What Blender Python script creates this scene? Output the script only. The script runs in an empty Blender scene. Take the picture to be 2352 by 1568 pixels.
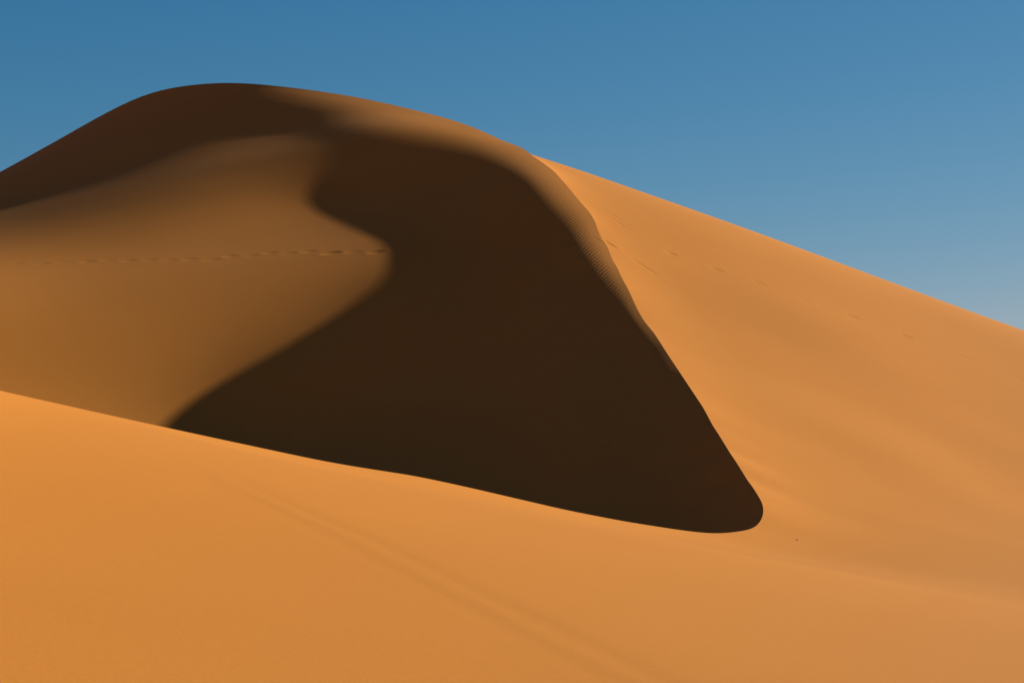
import bpy, math
import numpy as np

# ---------------------------------------------------------------- camera
scene = bpy.context.scene
cam_d = bpy.data.cameras.new("camera")
cam = bpy.data.objects.new("camera", cam_d)
scene.collection.objects.link(cam)
cam_d.sensor_width = 36.0
cam_d.lens = 70.0
cam_d.clip_start = 0.5
cam_d.clip_end = 20000.0
PITCH = math.atan((1100.0 - 784.0) / 4573.0)
cam.location = (0, 0, 0)
cam.rotation_euler = (math.pi / 2 + PITCH, 0, 0)
scene.camera = cam

# ---------------------------------------------------------------- light
SUN_AZ, SUN_EL = 25.0, 21.0          # degrees, azimuth from +X towards +Y
world = bpy.data.worlds.new("World")
scene.world = world
world.use_nodes = True
wn = world.node_tree
bg = wn.nodes["Background"]
sky = wn.nodes.new("ShaderNodeTexSky")
sky.sky_type = 'NISHITA'
sky.sun_disc = False
sky.sun_elevation = math.radians(SUN_EL)
sky.sun_rotation = math.radians(90 - SUN_AZ)
sky.altitude = 0
sky.air_density = 1.0
sky.dust_density = 0.0
sky.ozone_density = 3.0
bg.inputs["Strength"].default_value = 0.05
# deep, polarised desert blue: the red part of the sky falls off faster away from the horizon
sep = wn.nodes.new("ShaderNodeSeparateColor")
com = wn.nodes.new("ShaderNodeCombineColor")
wn.links.new(sky.outputs[0], sep.inputs[0])
for ch, power, gain in ((0, 1.85, 0.1067), (1, 1.0, 0.378), (2, 0.75, 0.684)):
    pw = wn.nodes.new("ShaderNodeMath"); pw.operation = 'POWER'; pw.inputs[1].default_value = power
    mg = wn.nodes.new("ShaderNodeMath"); mg.operation = 'MULTIPLY'; mg.inputs[1].default_value = gain
    wn.links.new(sep.outputs[ch], pw.inputs[0]); wn.links.new(pw.outputs[0], mg.inputs[0])
    mg.name = 'gain %d' % ch
cap = wn.nodes.new("ShaderNodeMath"); cap.operation = 'MULTIPLY'; cap.inputs[1].default_value = 0.76
low = wn.nodes.new("ShaderNodeMath"); low.operation = 'MINIMUM'
wn.links.new(wn.nodes['gain 1'].outputs[0], cap.inputs[0])
wn.links.new(wn.nodes['gain 0'].outputs[0], low.inputs[0]); wn.links.new(cap.outputs[0], low.inputs[1])
wn.links.new(low.outputs[0], com.inputs[0])
wn.links.new(wn.nodes['gain 1'].outputs[0], com.inputs[1])
wn.links.new(wn.nodes['gain 2'].outputs[0], com.inputs[2])
wn.links.new(com.outputs[0], bg.inputs[0])

sun_d = bpy.data.lights.new("sun", 'SUN')
sun_d.energy = 5.0
sun_d.angle = math.radians(0.55)
sun_d.color = (1.0, 0.99, 0.74)
sun = bpy.data.objects.new("sun", sun_d)
scene.collection.objects.link(sun)
sun.rotation_euler = (0, math.radians(90 - SUN_EL), math.radians(SUN_AZ))
sun.location = (60, 30, 60)

scene.view_settings.view_transform = 'Standard'
scene.view_settings.look = 'None'
scene.view_settings.exposure = 1.68
scene.view_settings.gamma = 1.0

# ---------------------------------------------------------------- dune relief data
# each table lists the step from one value to the next
def unpack(steps_list, scale):
    return np.array(steps_list, dtype=float).cumsum() * scale

XC = unpack([
-288255, 837, 840, 842, 847, 852, 859, 864, 871, 877, 881, 886, 890, 893, 895, 897, 898, 899, 899, 900, 901, 900, 900, 901,
900, 901, 901, 900, 901, 900, 901, 900, 901, 901, 900, 901, 900, 901, 900, 901, 901, 900, 901, 900, 901, 900, 901, 901,
900, 901, 900, 901, 900, 901, 901, 900, 901, 900, 901, 900, 901, 901, 900, 901, 900, 901, 900, 901, 901, 900, 901, 900,
901, 900, 901, 901, 900, 901, 900, 901, 900, 901, 901, 900, 901, 900, 901, 900, 901, 901, 900, 901, 900, 901, 900, 901,
901, 900, 901, 900, 901, 900, 901, 901, 900, 901, 900, 901, 900, 901, 901, 900, 901, 900, 901, 900, 901, 901, 900, 901,
900, 901, 900, 901, 901, 900, 901, 900, 901, 900, 901, 901, 900, 901, 900, 901, 900, 901, 901, 900, 901, 900, 901, 901,
900, 901, 900, 901, 900, 901, 901, 900, 901, 900, 901, 900, 901, 901, 900, 901, 900, 901, 900, 901, 901, 900, 901, 900,
901, 900, 901, 901, 900, 901, 900, 901, 900, 901, 901, 900, 901, 900, 901, 900, 901, 901, 900, 901, 900, 901, 900, 901,
901, 900, 901, 900, 901, 900, 901, 901, 900, 901, 900, 901, 900, 901, 901, 900, 901, 900, 901, 900, 901, 901, 900, 901,
900, 901, 900, 901, 900, 901, 900, 901, 900, 899, 899, 898, 897, 895, 892, 888, 882, 876, 868, 856, 844, 829, 812, 795,
777, 759, 742, 728, 717, 711, 711, 718, 731, 753, 780, 815, 855, 901, 949, 999, 1049, 1098, 1144, 1188, 1228, 1263, 1296, 1326,
1354, 1380, 1407, 1433, 1458, 1484, 1509, 1531, 1550, 1566, 1578, 1586, 1592, 1596, 1599, 1601, 1607, 1613, 1623, 1634, 1648, 1661, 1675, 1690,
1705, 1719, 1734, 1751, 1770, 1789, 1812, 1835, 1858, 1831, 1873, 1924, 1973, 2006, 2016, 1996, 1951, 1886, 1816, 1750, 1692, 1638, 1581, 1520,
1465, 1416, 1422, 1443, 1460, 1460, 1441, 1413, 1383, 1355, 1318, 1265, 1190, 1095, 994, 900, 820, 756, 701, 647, 591, 529, 466, 404,
350, 300, 256, 215, 170, 124, 75, 28, -9, -30, -29, -9, 25, 9, 36, 36, 10, -38, -96, -149, -183, -192, -171, -128,
-71, -16, 26, 48, 47, 25, -8, -46, -80, -103, -113, -112, -101, -86, -71, -60, -54, -54, -60, -70, -83, -97, -111, -125,
-136, -145, -151, -155, -154, -131, -133, -136, -140, -142, -145, -147, -150, -152, -155, -156, -159, -160, -162, -164, -166, -167, -168, -170,
-172, -172, -175, -175, -177, -178, -179, -180, -181, -183, -183, -185, -185, -187, -187, -188, -189, -189, -190, -191, -191, -191, -192, -192,
-193, -193, -192, -193, -193, -193, -193, -194, -193, -193, -194, -193, -194, -193, -194, -194, -194, -195, -195, -195, -196, -196, -197, -198,
-198, -200, -200, -201, -203, -204, -205, -207, -208, -210, -212, -214, -217, -218, -221, -224, -226, -229, -233, -235, -239, -242, -246, -250,
-254, -258, -262, -267, -272, -276, -281, -286, -290, -296, -302, -306, -312, -316, -323, -327, -332, -338, -342, -348, -352, -357, -361, -366,
-370, -375, -378, -382, -386, -390, -393, -397, -401, -404, -408, -411, -416, -419, -424, -429, -433, -439, -444, -450, -457, -464, -471, -479,
-488, -498, -507, -518, -529, -541, -554, -566, -580, -595, -609, -624, -640, -656, -672, -688, -706, -722, -739, -756, -773, -789, -806, -822,
-838, -853, -868, -883, -896, -909, -921, -934, -944, -935, -951, -966, -980, -993, -1005, -1015, -1023, -1031, -1036, -1041, -1043, -1045, -1045, -1044,
-1042, -1039, -1037, -1032, -1029, -1025, -1021, -1019, -1015, -1014, -1012, -1013, -1013, -1016, -1020, -1025, -1031, -1040, -1050, -1061, -1075, -1088, -1105, -1121,
-1139, -1158, -1178, -1197, -1218, -1238, -1259, -1278, -1297, -1351, -1367, -1382, -1397, -1410, -1422, -1434, -1443, -1453, -1462, -1469, -1478, -1484, -1491, -1499,
-1506, -1514, -1522, -1533, -1543, -1555, -1568, -1583, -1599, -1618, -1637, -1660, -1683, -1709, -1736, -1765, -1796, -1828, -1862, -1896, -1931, -1967, -2003, -2038,
-2073, -2106, -2139, -2168, -2195, -2221, -2243, -2261, -2277, -2289, -2298, -2302, -2305, -2302, -2299, -2291, -2283, -2272, -2261, -2250, -2239, -2230, -2223, -2217,
-2216, -2217, -2223, -2232, -2246, -2262, -2283, -2306, -2331, -2357, -2384, -2410, -2435, -2457, -2476, -2492, -2502, -2509, -2511, -2509, -2504, -2494, -2484, -2472,
-2459, -2448, -2438, -2432, -2430, -2431, -2437, -2450, -2466, -2488, -2515, -2545, -2579, -2616, -2653, -2691, -2728, -2764, -2796, -2824, -2849, -2868, -2880, -2888,
-2888, -2882, -2871, -2853, -2831, -2803, -2773, -2738, -2702, -2663, -2626, -2588, -2552, -2517, -2485, -2456, -2432, -2411, -2396, -2383, -2377, -2376, -2378, -2386,
-2400, -2416, -2438, -2465, -2496, -2530, -2569, -2612, -2656, -2705, -2756, -2809, -2864, -2920, -2976, -3034, -3090, -3146, -3201, -3255, -3307, -3357, -3404, -3450,
-3493, -3533, -3571, -3605, -3637, -3666, -3692, -3716, -3735, -3753, -3767, -3779, -3788, -3795, -3798, -3798, -3798, -3793, -3788, -3780, -3771, -3759, -3746, -3732,
-3718, -3702, -3686, -3669, -3653, -3637, -3619, -3604, -3588, -3572, -3558, -3542, -3529, -3516, -3503, -3490, -3479, -3467, -3457, -3446, -3437, -3428, -3420, -3411,
-3404, -3397, -3390, -3385, -3379, -3375, -3371, -3368, -3365, -3364, -3363, -3363, -3363, -3365, -3368, -3370, -3373, -3377, -3381, -3384, -3388, -3390, -3394, -3397,
-3398, -3401, -3402, -3403, -3404, -3405, -3405, -3405, -3406, -3406, -3406, -3406, -3406, -3406, -3406, -3406, -3406, -3406, -3406, -3406, -3406, -3407, -3406, -3406,
-3406, -3406, -3406, -3406, -3406, -3406, -3406, -3406, -3407, -3406, -3406, -3406, -3406, -3406, -3406, -3406, -3406, -3406, -3406, -3407, -3406, -3406, -3406, -3406,
-3406, -3406, -3406, -3406, -3406, -3406, -3407, -3406, -3406, -3406, -3406, -3406, -3406, -3406, -3406, -3406, -3407, -3406, -3406, -3406, -3406, -3406, -3406, -3406,
-3406, -3406, -3406, -3407, -3406, -3406, -3406, -3406, -3406, -3406, -3406, -3406, -3406, -3406, -3407, -3406, -3406, -3406, -3406, -3406, -3406, -3406, -3406, -3406,
-3407, -3406, -3406, -3406, -3406, -3406, -3406, -3406, -3406, -3406, -3406, -3407, -3406, -3406, -3406, -3406, -3406, -3406, -3406, -3406, -3406, -3406, -3407, -3406,
-3406, -3406, -3406, -3406, -3406, -3406, -3406, -3406, -3407, -3406, -3406, -3406, -3406, -3406, -3406, -3406, -3406, -3406, -3406, -3407, -3406, -3406, -3406, -3406,
-3406, -3406, -3406, -3406, -3406, -3406, -3407, -3406, -3406, -3406, -3406, -3406, -3406, -3406, -3406, -3406, -3407, -3406, -3406, -3406, -3406, -3406, -3406, -3406,
-3406, -3406, -3406, -3407, -3406, -3406, -3406, -3406, -3406, -3406, -3406, -3406, -3406, -3406, -3407, -3406, -3406, -3406, -3406, -3406, -3406, -3406, -3406, -3406,
-3407, -3406, -3406, -3406, -3406, -3406, -3406, -3406, -3406, -3406, -3406, -3407, -3406, -3406, -3406, -3406, -3406, -3406, -3406, -3406, -3406, -3406, -3407, -3406,
-3406, -3406, -3406, -3406, -3406, -3406, -3406, -3406, -3407, -3406, -3406, -3406, -3406, -3406, -3406, -3406, -3406, -3406, -3406, -3407, -3406, -3406, -3406, -3406,
-3406, -3406, -3406, -3406, -3406, -3406, -3407, -3406, -3406, -3406, -3406, -3406, -3406, -3406, -3406, -3406, -3407, -3406, -3406, -3406, -3406, -3406, -3406, -3406,
-3406, -3406, -3406, -3407, -3406, -3406, -3406, -3406, -3406, -3406, -3406, -3406, -3406, -3406, -3407, -3406, -3406, -3406, -3406, -3406, -3406, -3406, -3406, -3406,
-3406, -3407, -3406, -3406, -3406, -3406, -3406, -3406, -3406, -3406, -3406, -3407, -3406, -3406, -3406, -3406, -3406, -3406, -3406, -3406, -3406, -3406, -3407, -3406,
-3406, -3406, -3406, -3406, -3406, -3406, -3406, -3406, -3406, -3407, -3406, -3406, -3406, -3406, -3406, -3406, -3406, -3406, -3406, -3407, -3406, -3406, -3406, -3406,
-3406, -3406, -3406, -3406, -3406, -3406, -3407, -3406, -3406, -3406, -3406, -3406, -3406, -3406, -3406, -3406, -3406, -3407, -3406, -3406, -3406, -3406, -3406, -3406,
-3406, -3406, -3406, -3407, -3406, -3406, -3406, -3406, -3406, -3406, -3406, -3406, -3406, -3406, -3407, -3406, -3406, -3406, -3406, -3406, -3406, -3406, -3406, -3406,
-3406, -3407, -3406, -3406, -3406, -3406, -3406, -3406, -3406, -3406, -3406, -3407, -3406, -3406, -3406, -3406, -3406, -3406, -3406, -3406, -3406, -3406, -3407, -3406,
-3406, -3406, -3406, -3406, -3406, -3406, -3406, -3406, -3406, -3407, -3406, -3406, -3406, -3406, -3406, -3406, -3406, -3406, -3406, -3407, -3406, -3406, -3406, -3406,
-3406, -3406, -3406, -3406, -3406, -3406, -3407, -3406, -3406, -3406, -3406, -3406, -3406, -3406, -3406, -3406, -3406, -3407, -3406, -3406, -3406, -3406, -3406, -3406,
-3406, -3406, -3406, -3407, -3406, -3406, -3406, -3406, -3406, -3406, -3406, -3406, -3406, -3406, -3407, -3406, -3406, -3406, -3406, -3406, -3406, -3406, -3406, -3406,
-3406, -3407, -3406, -3406, -3406, -3406, -3406, -3406, -3406, -3406, -3406, -3406, -3407, -3406, -3406, -3406, -3406, -3406, -3406, -3406, -3406, -3406, -3407, -3406,
-3406, -3406, -3406, -3406, -3406, -3406, -3406, -3406, -3406, -3407, -3406, -3406, -3406, -3406, -3406, -3406, -3406, -3406, -3406, -3406, -3407, -3406, -3406, -3406,
-3406, -3406, -3406, -3406, -3406, -3406, -3407, -3406, -3406, -3406, -3406, -3406, -3406, -3406, -3406, -3406, -3406, -3407, -3406, -3406, -3406, -3406, -3406, -3406,
-3406, -3406, -3406, -3406, -3407, -3406, -3406, -3406, -3406, -3406, -3406, -3406, -3406, -3406, -3407, -3406, -3406, -3406, -3406, -3406, -3406, -3406, -3406, -3406,
-3406, -3407, -3406, -3406, -3406, -3406, -3406, -3406, -3406, -3406, -3406, -3406, -3407, -3406, -3406, -3406, -3406, -3406, -3406, -3406, -3406, -3406, -3407, -3406,
-3406, -3406, -3406, -3406, -3406, -3406, -3406, -3406, -3406, -3407, -3406, -3406, -3406, -3406, -3406, -3406, -3406, -3406, -3406, -3406, -3407, -3406, -3406, -3406,
-3406, -3406, -3406, -3406, -3406, -3406, -3407, -3406, -3406, -3406, -3406, -3406, -3406, -3406, -3406, -3406, -3406, -3407, -3406, -3406, -3406, -3406, -3406, -3406,
-3406, -3406, -3406, -3406, -3407, -3406, -3406, -3406, -3406, -3406, -3406, -3406, -3406, -3406, -3407, -3406, -3406, -3406, -3406, -3406, -3406, -3406, -3406, -3406,
-3406, -3407, -3406, -3406, -3406, -3406, -3406, -3406, -3406, -3406, -3406, -3406, -3407, -3406, -3406, -3406, -3406, -3406, -3406, -3406, -3406, -3406, -3407, -3406,
-3406, -3406, -3406, -3406, -3406, -3406, -3406, -3406, -3406, -3407, -3406, -3406, -3406, -3406, -3406, -3406, -3406, -3406, -3406, -3406, -3407, -3406, -3406, -3406,
-3406, -3406, -3406, -3406, -3406, -3406, -3406, -3407, -3406, -3406, -3406, -3406, -3406, -3406, -3406, -3406, -3406, -3407, -3406, -3406, -3406, -3406, -3406, -3406,
-3406, -3406, -3406, -3406, -3407, -3406, -3406, -3406, -3406, -3406, -3406, -3406, -3406, -3406, -3406, -3407, -3406, -3406, -3406, -3406, -3406, -3406, -3406, -3406,
-3406, -3407, -3406, -3406, -3406, -3406, -3406, -3406, -3406, -3406, -3406, -3406, -3407, -3406, -3406, -3406, -3406, -3406, -3406, -3406, -3406, -3406, -3406, -3407,
-3406, -3406, -3406, -3406, -3406, -3406, -3406, -3406, -3406, -3407, -3406, -3406, -3406, -3406, -3406, -3406, -3406, -3406, -3406, -3406, -3407, -3406, -3406, -3406,
-3406, -3406, -3406, -3406, -3406, -3406, -3406, -3407, -3406, -3406, -3406, -3406, -3406, -3406, -3406, -3406, -3406, -3407, -3406, -3406, -3406, -3406, -3406, -3406,
-3406, -3406, -3406, -3406, -3407, -3406, -3406, -3406, -3406, -3406, -3406, -3406, -3406, -3406, -3406, -3407, -3406, -3406, -3406, -3406, -3406, -3406, -3406, -3406,
-3406, -3407, -3406, -3406, -3406, -3406, -3406, -3406, -3406, -3406, -3406, -3406, -3407, -3406, -3406, -3406, -3406, -3406, -3406, -3406, -3406, -3406, -3406, -3407,
-3406, -3406, -3406, -3406, -3406, -3406, -3406, -3406, -3406, -3407, -3406, -3406, -3406, -3406, -3406, -3406, -3406, -3406, -3406, -3406, -3407, -3406, -3406, -3406,
-3406, -3406, -3406, -3406, -3406, -3406, -3406, -3407, -3406, -3406, -3406, -3406, -3406, -3406, -3406, -3406, -3406, -3407, -3406, -3406, -3406, -3406, -3406, -3406,
-3406, -3406, -3406, -3406, -3407, -3406, -3406, -3406, -3406, -3406, -3406, -3406, -3406, -3406, -3406, -3407, -3406, -3406, -3406, -3406, -3406, -3406, -3406, -3406,
-3406, -3406, -3407, -3406, -3406, -3406, -3406, -3406, -3406, -3406, -3406, -3406, -3407, -3406, -3406, -3406, -3406, -3405, -3406, -3405, -3405, -3404, -3402, -3400,
-3396, -3392, -3385, -3377, -3366, -3351, -3335, -3315, -3294, -3270, -3247, -3223, -3203, -3186, -3174, -3167,
], 1e-4)            # plan line of the crest, x by y every 0.25 m
ZC = unpack([
-16805, 125, 125, 125, 125, 125, 125, 125, 125, 125, 125, 125, 125, 125, 125, 125, 125, 125, 125, 125, 125, 125, 125, 125,
125, 125, 125, 125, 125, 125, 125, 125, 125, 125, 125, 125, 125, 125, 125, 125, 125, 125, 125, 125, 125, 125, 125, 125,
125, 125, 125, 125, 125, 125, 125, 125, 125, 125, 125, 125, 125, 125, 125, 125, 125, 125, 125, 125, 125, 125, 125, 125,
125, 125, 125, 125, 125, 125, 125, 125, 125, 125, 125, 125, 125, 125, 125, 125, 125, 125, 125, 125, 125, 125, 125, 125,
125, 125, 125, 125, 125, 125, 125, 125, 125, 125, 125, 125, 125, 125, 125, 125, 125, 125, 125, 125, 125, 125, 125, 125,
125, 125, 125, 125, 125, 125, 125, 125, 125, 125, 125, 125, 125, 125, 125, 125, 125, 125, 125, 125, 125, 125, 125, 125,
125, 125, 125, 125, 125, 125, 125, 125, 125, 125, 125, 125, 125, 125, 125, 125, 125, 125, 125, 125, 125, 125, 125, 125,
125, 125, 125, 125, 125, 125, 125, 125, 125, 125, 125, 125, 125, 125, 125, 125, 125, 125, 125, 125, 125, 125, 125, 125,
125, 125, 125, 125, 125, 125, 125, 125, 125, 125, 125, 125, 125, 125, 125, 125, 125, 125, 125, 125, 125, 125, 125, 125,
125, 125, 125, 125, 125, 125, 125, 125, 125, 124, 124, 124, 123, 121, 120, 116, 114, 108, 102, 93, 84, 71, 57, 41,
22, 3, -19, -41, -63, -85, -107, -128, -148, -168, -186, -203, -218, -234, -248, -261, -273, -283, -293, -301, -308, -314, -319, -324,
-328, -331, -336, -339, -343, -346, -349, -352, -353, -353, -352, -349, -345, -340, -336, -332, -328, -326, -326, -327, -330, -334, -341, -348,
-356, -364, -374, -383, -392, -401, -409, -416, -422, -417, -429, -441, -450, -451, -445, -431, -409, -383, -357, -333, -315, -301, -286, -271,
-258, -232, -225, -217, -204, -176, -138, -90, -42, 0, 33, 57, 73, 90, 115, 152, 199, 256, 312, 363, 401, 428, 445, 451,
448, 437, 420, 403, 395, 404, 429, 465, 501, 519, 510, 469, 410, 371, 341, 352, 410, 505, 614, 713, 775, 787, 746, 664,
562, 464, 392, 362, 375, 427, 498, 574, 638, 677, 689, 678, 651, 617, 587, 567, 558, 563, 578, 599, 623, 648, 670, 687,
701, 710, 714, 713, 711, 678, 683, 686, 690, 693, 696, 699, 702, 703, 706, 708, 710, 712, 713, 715, 716, 717, 719, 721,
722, 723, 725, 726, 729, 730, 732, 734, 736, 739, 742, 744, 747, 750, 753, 756, 761, 763, 768, 772, 776, 781, 785, 789,
795, 799, 804, 810, 814, 820, 825, 831, 836, 841, 846, 851, 857, 862, 867, 871, 877, 881, 886, 891, 894, 899, 904, 907,
911, 916, 919, 922, 927, 929, 934, 937, 940, 943, 946, 950, 952, 956, 958, 961, 964, 966, 968, 970, 973, 975, 976, 978,
979, 981, 981, 983, 983, 984, 984, 984, 984, 984, 984, 982, 983, 981, 980, 978, 978, 975, 974, 971, 970, 967, 964, 962,
959, 955, 953, 949, 946, 942, 939, 935, 931, 927, 922, 919, 915, 911, 906, 903, 898, 895, 891, 888, 884, 881, 878, 875,
873, 871, 869, 867, 866, 865, 864, 864, 863, 865, 864, 866, 866, 868, 869, 871, 873, 874, 877, 878, 880, 882, 884, 886,
886, 889, 889, 889, 890, 891, 889, 890, 888, 892, 893, 895, 896, 896, 895, 894, 892, 888, 884, 880, 874, 868, 860, 853,
844, 836, 827, 817, 809, 799, 789, 781, 773, 764, 756, 749, 743, 736, 732, 728, 724, 721, 720, 719, 719, 720, 722, 724,
727, 730, 734, 738, 743, 747, 751, 756, 761, 769, 772, 774, 777, 779, 780, 781, 781, 781, 781, 779, 779, 777, 775, 773,
772, 769, 767, 765, 762, 761, 758, 757, 755, 754, 753, 751, 751, 749, 750, 749, 749, 749, 749, 750, 750, 750, 750, 750,
750, 750, 750, 749, 747, 746, 744, 741, 738, 735, 731, 726, 720, 714, 708, 700, 693, 683, 675, 664, 653, 641, 629, 616,
602, 587, 572, 555, 538, 520, 502, 482, 463, 443, 422, 400, 380, 359, 337, 317, 295, 274, 253, 233, 210, 189, 165, 142,
117, 89, 60, 29, -6, -43, -82, -125, -170, -217, -268, -320, -372, -425, -479, -532, -582, -631, -676, -718, -754, -788, -814, -836,
-853, -863, -869, -868, -865, -856, -843, -827, -810, -789, -769, -746, -725, -704, -685, -666, -651, -637, -626, -617, -612, -610, -610, -612,
-619, -628, -640, -653, -671, -690, -711, -735, -760, -788, -817, -846, -878, -909, -940, -973, -1004, -1035, -1065, -1094, -1122, -1148, -1174, -1196,
-1218, -1238, -1255, -1272, -1286, -1297, -1308, -1317, -1323, -1327, -1330, -1331, -1329, -1327, -1323, -1316, -1309, -1300, -1289, -1277, -1264, -1251, -1236, -1221,
-1205, -1189, -1172, -1156, -1140, -1124, -1107, -1093, -1077, -1062, -1049, -1035, -1021, -1009, -997, -986, -974, -964, -954, -945, -935, -927, -919, -910,
-903, -895, -886, -879, -869, -860, -847, -833, -817, -798, -774, -748, -718, -685, -648, -609, -570, -529, -490, -452, -416, -385, -357, -333,
-312, -297, -283, -274, -266, -261, -257, -255, -253, -251, -251, -251, -250, -251, -250, -250, -250, -250, -250, -250, -250, -250, -250, -250,
-250, -250, -250, -250, -250, -250, -250, -250, -250, -250, -250, -250, -250, -250, -250, -250, -250, -250, -250, -250, -250, -250, -250, -250,
-250, -250, -250, -250, -250, -250, -250, -250, -250, -250, -250, -250, -250, -250, -250, -250, -250, -250, -250, -250, -250, -250, -250, -250,
-250, -250, -250, -250, -250, -250, -250, -250, -250, -250, -250, -250, -250, -250, -250, -250, -250, -250, -250, -250, -250, -250, -250, -250,
-250, -250, -250, -250, -250, -250, -250, -250, -250, -250, -250, -250, -250, -250, -250, -250, -250, -250, -250, -250, -250, -250, -250, -250,
-250, -250, -250, -250, -250, -250, -250, -250, -250, -250, -250, -250, -250, -250, -250, -250, -250, -250, -250, -250, -250, -250, -250, -250,
-250, -250, -250, -250, -250, -250, -250, -250, -250, -250, -250, -250, -250, -250, -250, -250, -250, -250, -250, -250, -250, -250, -250, -250,
-250, -250, -250, -250, -250, -250, -250, -250, -250, -250, -250, -250, -250, -250, -250, -250, -250, -250, -250, -250, -250, -250, -250, -250,
-250, -250, -250, -250, -250, -250, -250, -250, -250, -250, -250, -250, -250, -250, -250, -250, -250, -250, -250, -250, -250, -250, -250, -250,
-250, -250, -250, -250, -250, -250, -250, -250, -250, -250, -250, -250, -250, -250, -250, -250, -250, -250, -250, -250, -250, -250, -250, -250,
-250, -250, -250, -250, -250, -250, -250, -250, -250, -250, -250, -250, -250, -250, -250, -250, -250, -250, -250, -250, -250, -250, -250, -250,
-250, -250, -250, -250, -250, -250, -250, -250, -250, -250, -250, -250, -250, -250, -250, -250, -250, -250, -250, -250, -250, -250, -250, -250,
-250, -250, -250, -250, -250, -250, -250, -250, -250, -250, -250, -250, -250, -250, -250, -250, -250, -250, -250, -250, -250, -250, -250, -250,
-250, -250, -250, -250, -250, -250, -250, -250, -250, -250, -250, -250, -250, -250, -250, -250, -250, -250, -250, -250, -250, -250, -250, -250,
-250, -250, -250, -250, -250, -250, -250, -250, -250, -250, -250, -250, -250, -250, -250, -250, -250, -250, -250, -250, -250, -250, -250, -250,
-250, -250, -250, -250, -250, -250, -250, -250, -250, -250, -250, -250, -250, -250, -250, -250, -250, -250, -250, -250, -250, -250, -250, -250,
-250, -250, -250, -250, -250, -250, -250, -250, -250, -250, -250, -250, -250, -250, -250, -250, -250, -250, -250, -250, -250, -250, -250, -250,
-250, -250, -250, -250, -250, -250, -250, -250, -250, -250, -250, -250, -250, -250, -250, -250, -250, -250, -250, -250, -250, -250, -250, -250,
-250, -250, -250, -250, -250, -250, -250, -250, -250, -250, -250, -250, -250, -250, -250, -250, -250, -250, -250, -250, -250, -250, -250, -250,
-250, -250, -250, -250, -250, -250, -250, -250, -250, -250, -250, -250, -250, -250, -250, -250, -250, -250, -250, -250, -250, -250, -250, -250,
-250, -250, -250, -250, -250, -250, -250, -250, -250, -250, -250, -250, -250, -250, -250, -250, -250, -250, -250, -250, -250, -250, -250, -250,
-250, -250, -250, -250, -250, -250, -250, -250, -250, -250, -250, -250, -250, -250, -250, -250, -250, -250, -250, -250, -250, -250, -250, -250,
-250, -250, -250, -250, -250, -250, -250, -250, -250, -250, -250, -250, -250, -250, -250, -250, -250, -250, -250, -250, -250, -250, -250, -250,
-250, -250, -250, -250, -250, -250, -250, -250, -250, -250, -250, -250, -250, -250, -250, -250, -250, -250, -250, -250, -250, -250, -250, -250,
-250, -250, -250, -250, -250, -250, -250, -250, -250, -250, -250, -250, -250, -250, -250, -250, -250, -250, -250, -250, -250, -250, -250, -250,
-250, -250, -250, -250, -250, -250, -250, -250, -250, -250, -250, -250, -250, -250, -250, -250, -250, -250, -250, -250, -250, -250, -250, -250,
-250, -250, -250, -250, -250, -250, -250, -250, -250, -250, -250, -250, -250, -250, -250, -250, -250, -250, -250, -250, -250, -250, -250, -250,
-250, -250, -250, -250, -250, -250, -250, -250, -250, -250, -250, -250, -250, -250, -250, -250, -250, -250, -250, -250, -250, -250, -250, -250,
-250, -250, -250, -250, -250, -250, -250, -250, -250, -250, -250, -250, -250, -250, -250, -250, -250, -250, -250, -250, -250, -250, -250, -250,
-250, -250, -250, -250, -250, -250, -250, -250, -250, -250, -250, -250, -250, -250, -250, -250, -250, -250, -250, -250, -250, -250, -250, -250,
-250, -250, -250, -250, -250, -250, -250, -250, -250, -250, -250, -250, -250, -250, -250, -250, -250, -250, -250, -250, -250, -250, -250, -250,
-250, -250, -250, -250, -250, -250, -250, -250, -250, -250, -250, -250, -250, -250, -250, -250, -250, -250, -250, -250, -250, -250, -250, -250,
-250, -250, -250, -250, -250, -250, -250, -250, -250, -250, -250, -250, -250, -250, -250, -250, -250, -250, -250, -250, -250, -250, -250, -250,
-250, -250, -250, -250, -250, -250, -250, -250, -250, -250, -250, -250, -250, -250, -250, -250, -250, -250, -250, -250, -250, -250, -250, -250,
-250, -250, -250, -250, -250, -250, -250, -250, -250, -250, -250, -250, -250, -250, -250, -250, -250, -250, -250, -250, -250, -250, -250, -250,
-250, -250, -250, -250, -250, -250, -250, -250, -250, -250, -250, -250, -250, -250, -250, -250, -250, -250, -250, -250, -250, -250, -250, -250,
-250, -250, -250, -250, -250, -250, -250, -250, -250, -250, -250, -250, -250, -250, -250, -250, -250, -250, -250, -250, -250, -250, -250, -250,
-250, -250, -250, -250, -250, -250, -250, -250, -250, -250, -250, -250, -250, -250, -250, -250, -250, -250, -250, -250, -250, -250, -250, -250,
-250, -250, -250, -250, -250, -250, -250, -250, -250, -250, -250, -250, -250, -250, -250, -250, -250, -250, -250, -250, -250, -250, -250, -250,
-250, -250, -250, -250, -250, -250, -250, -250, -250, -250, -250, -250, -250, -250, -250, -250, -250, -250, -250, -250, -250, -250, -250, -250,
-250, -250, -250, -250, -250, -250, -250, -250, -250, -250, -250, -250, -250, -250, -250, -250, -250, -250, -250, -250, -250, -250, -250, -250,
-250, -250, -250, -250, -250, -250, -250, -250, -250, -250, -250, -250, -250, -250, -250, -250,
], 1e-4)            # crest height
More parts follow.
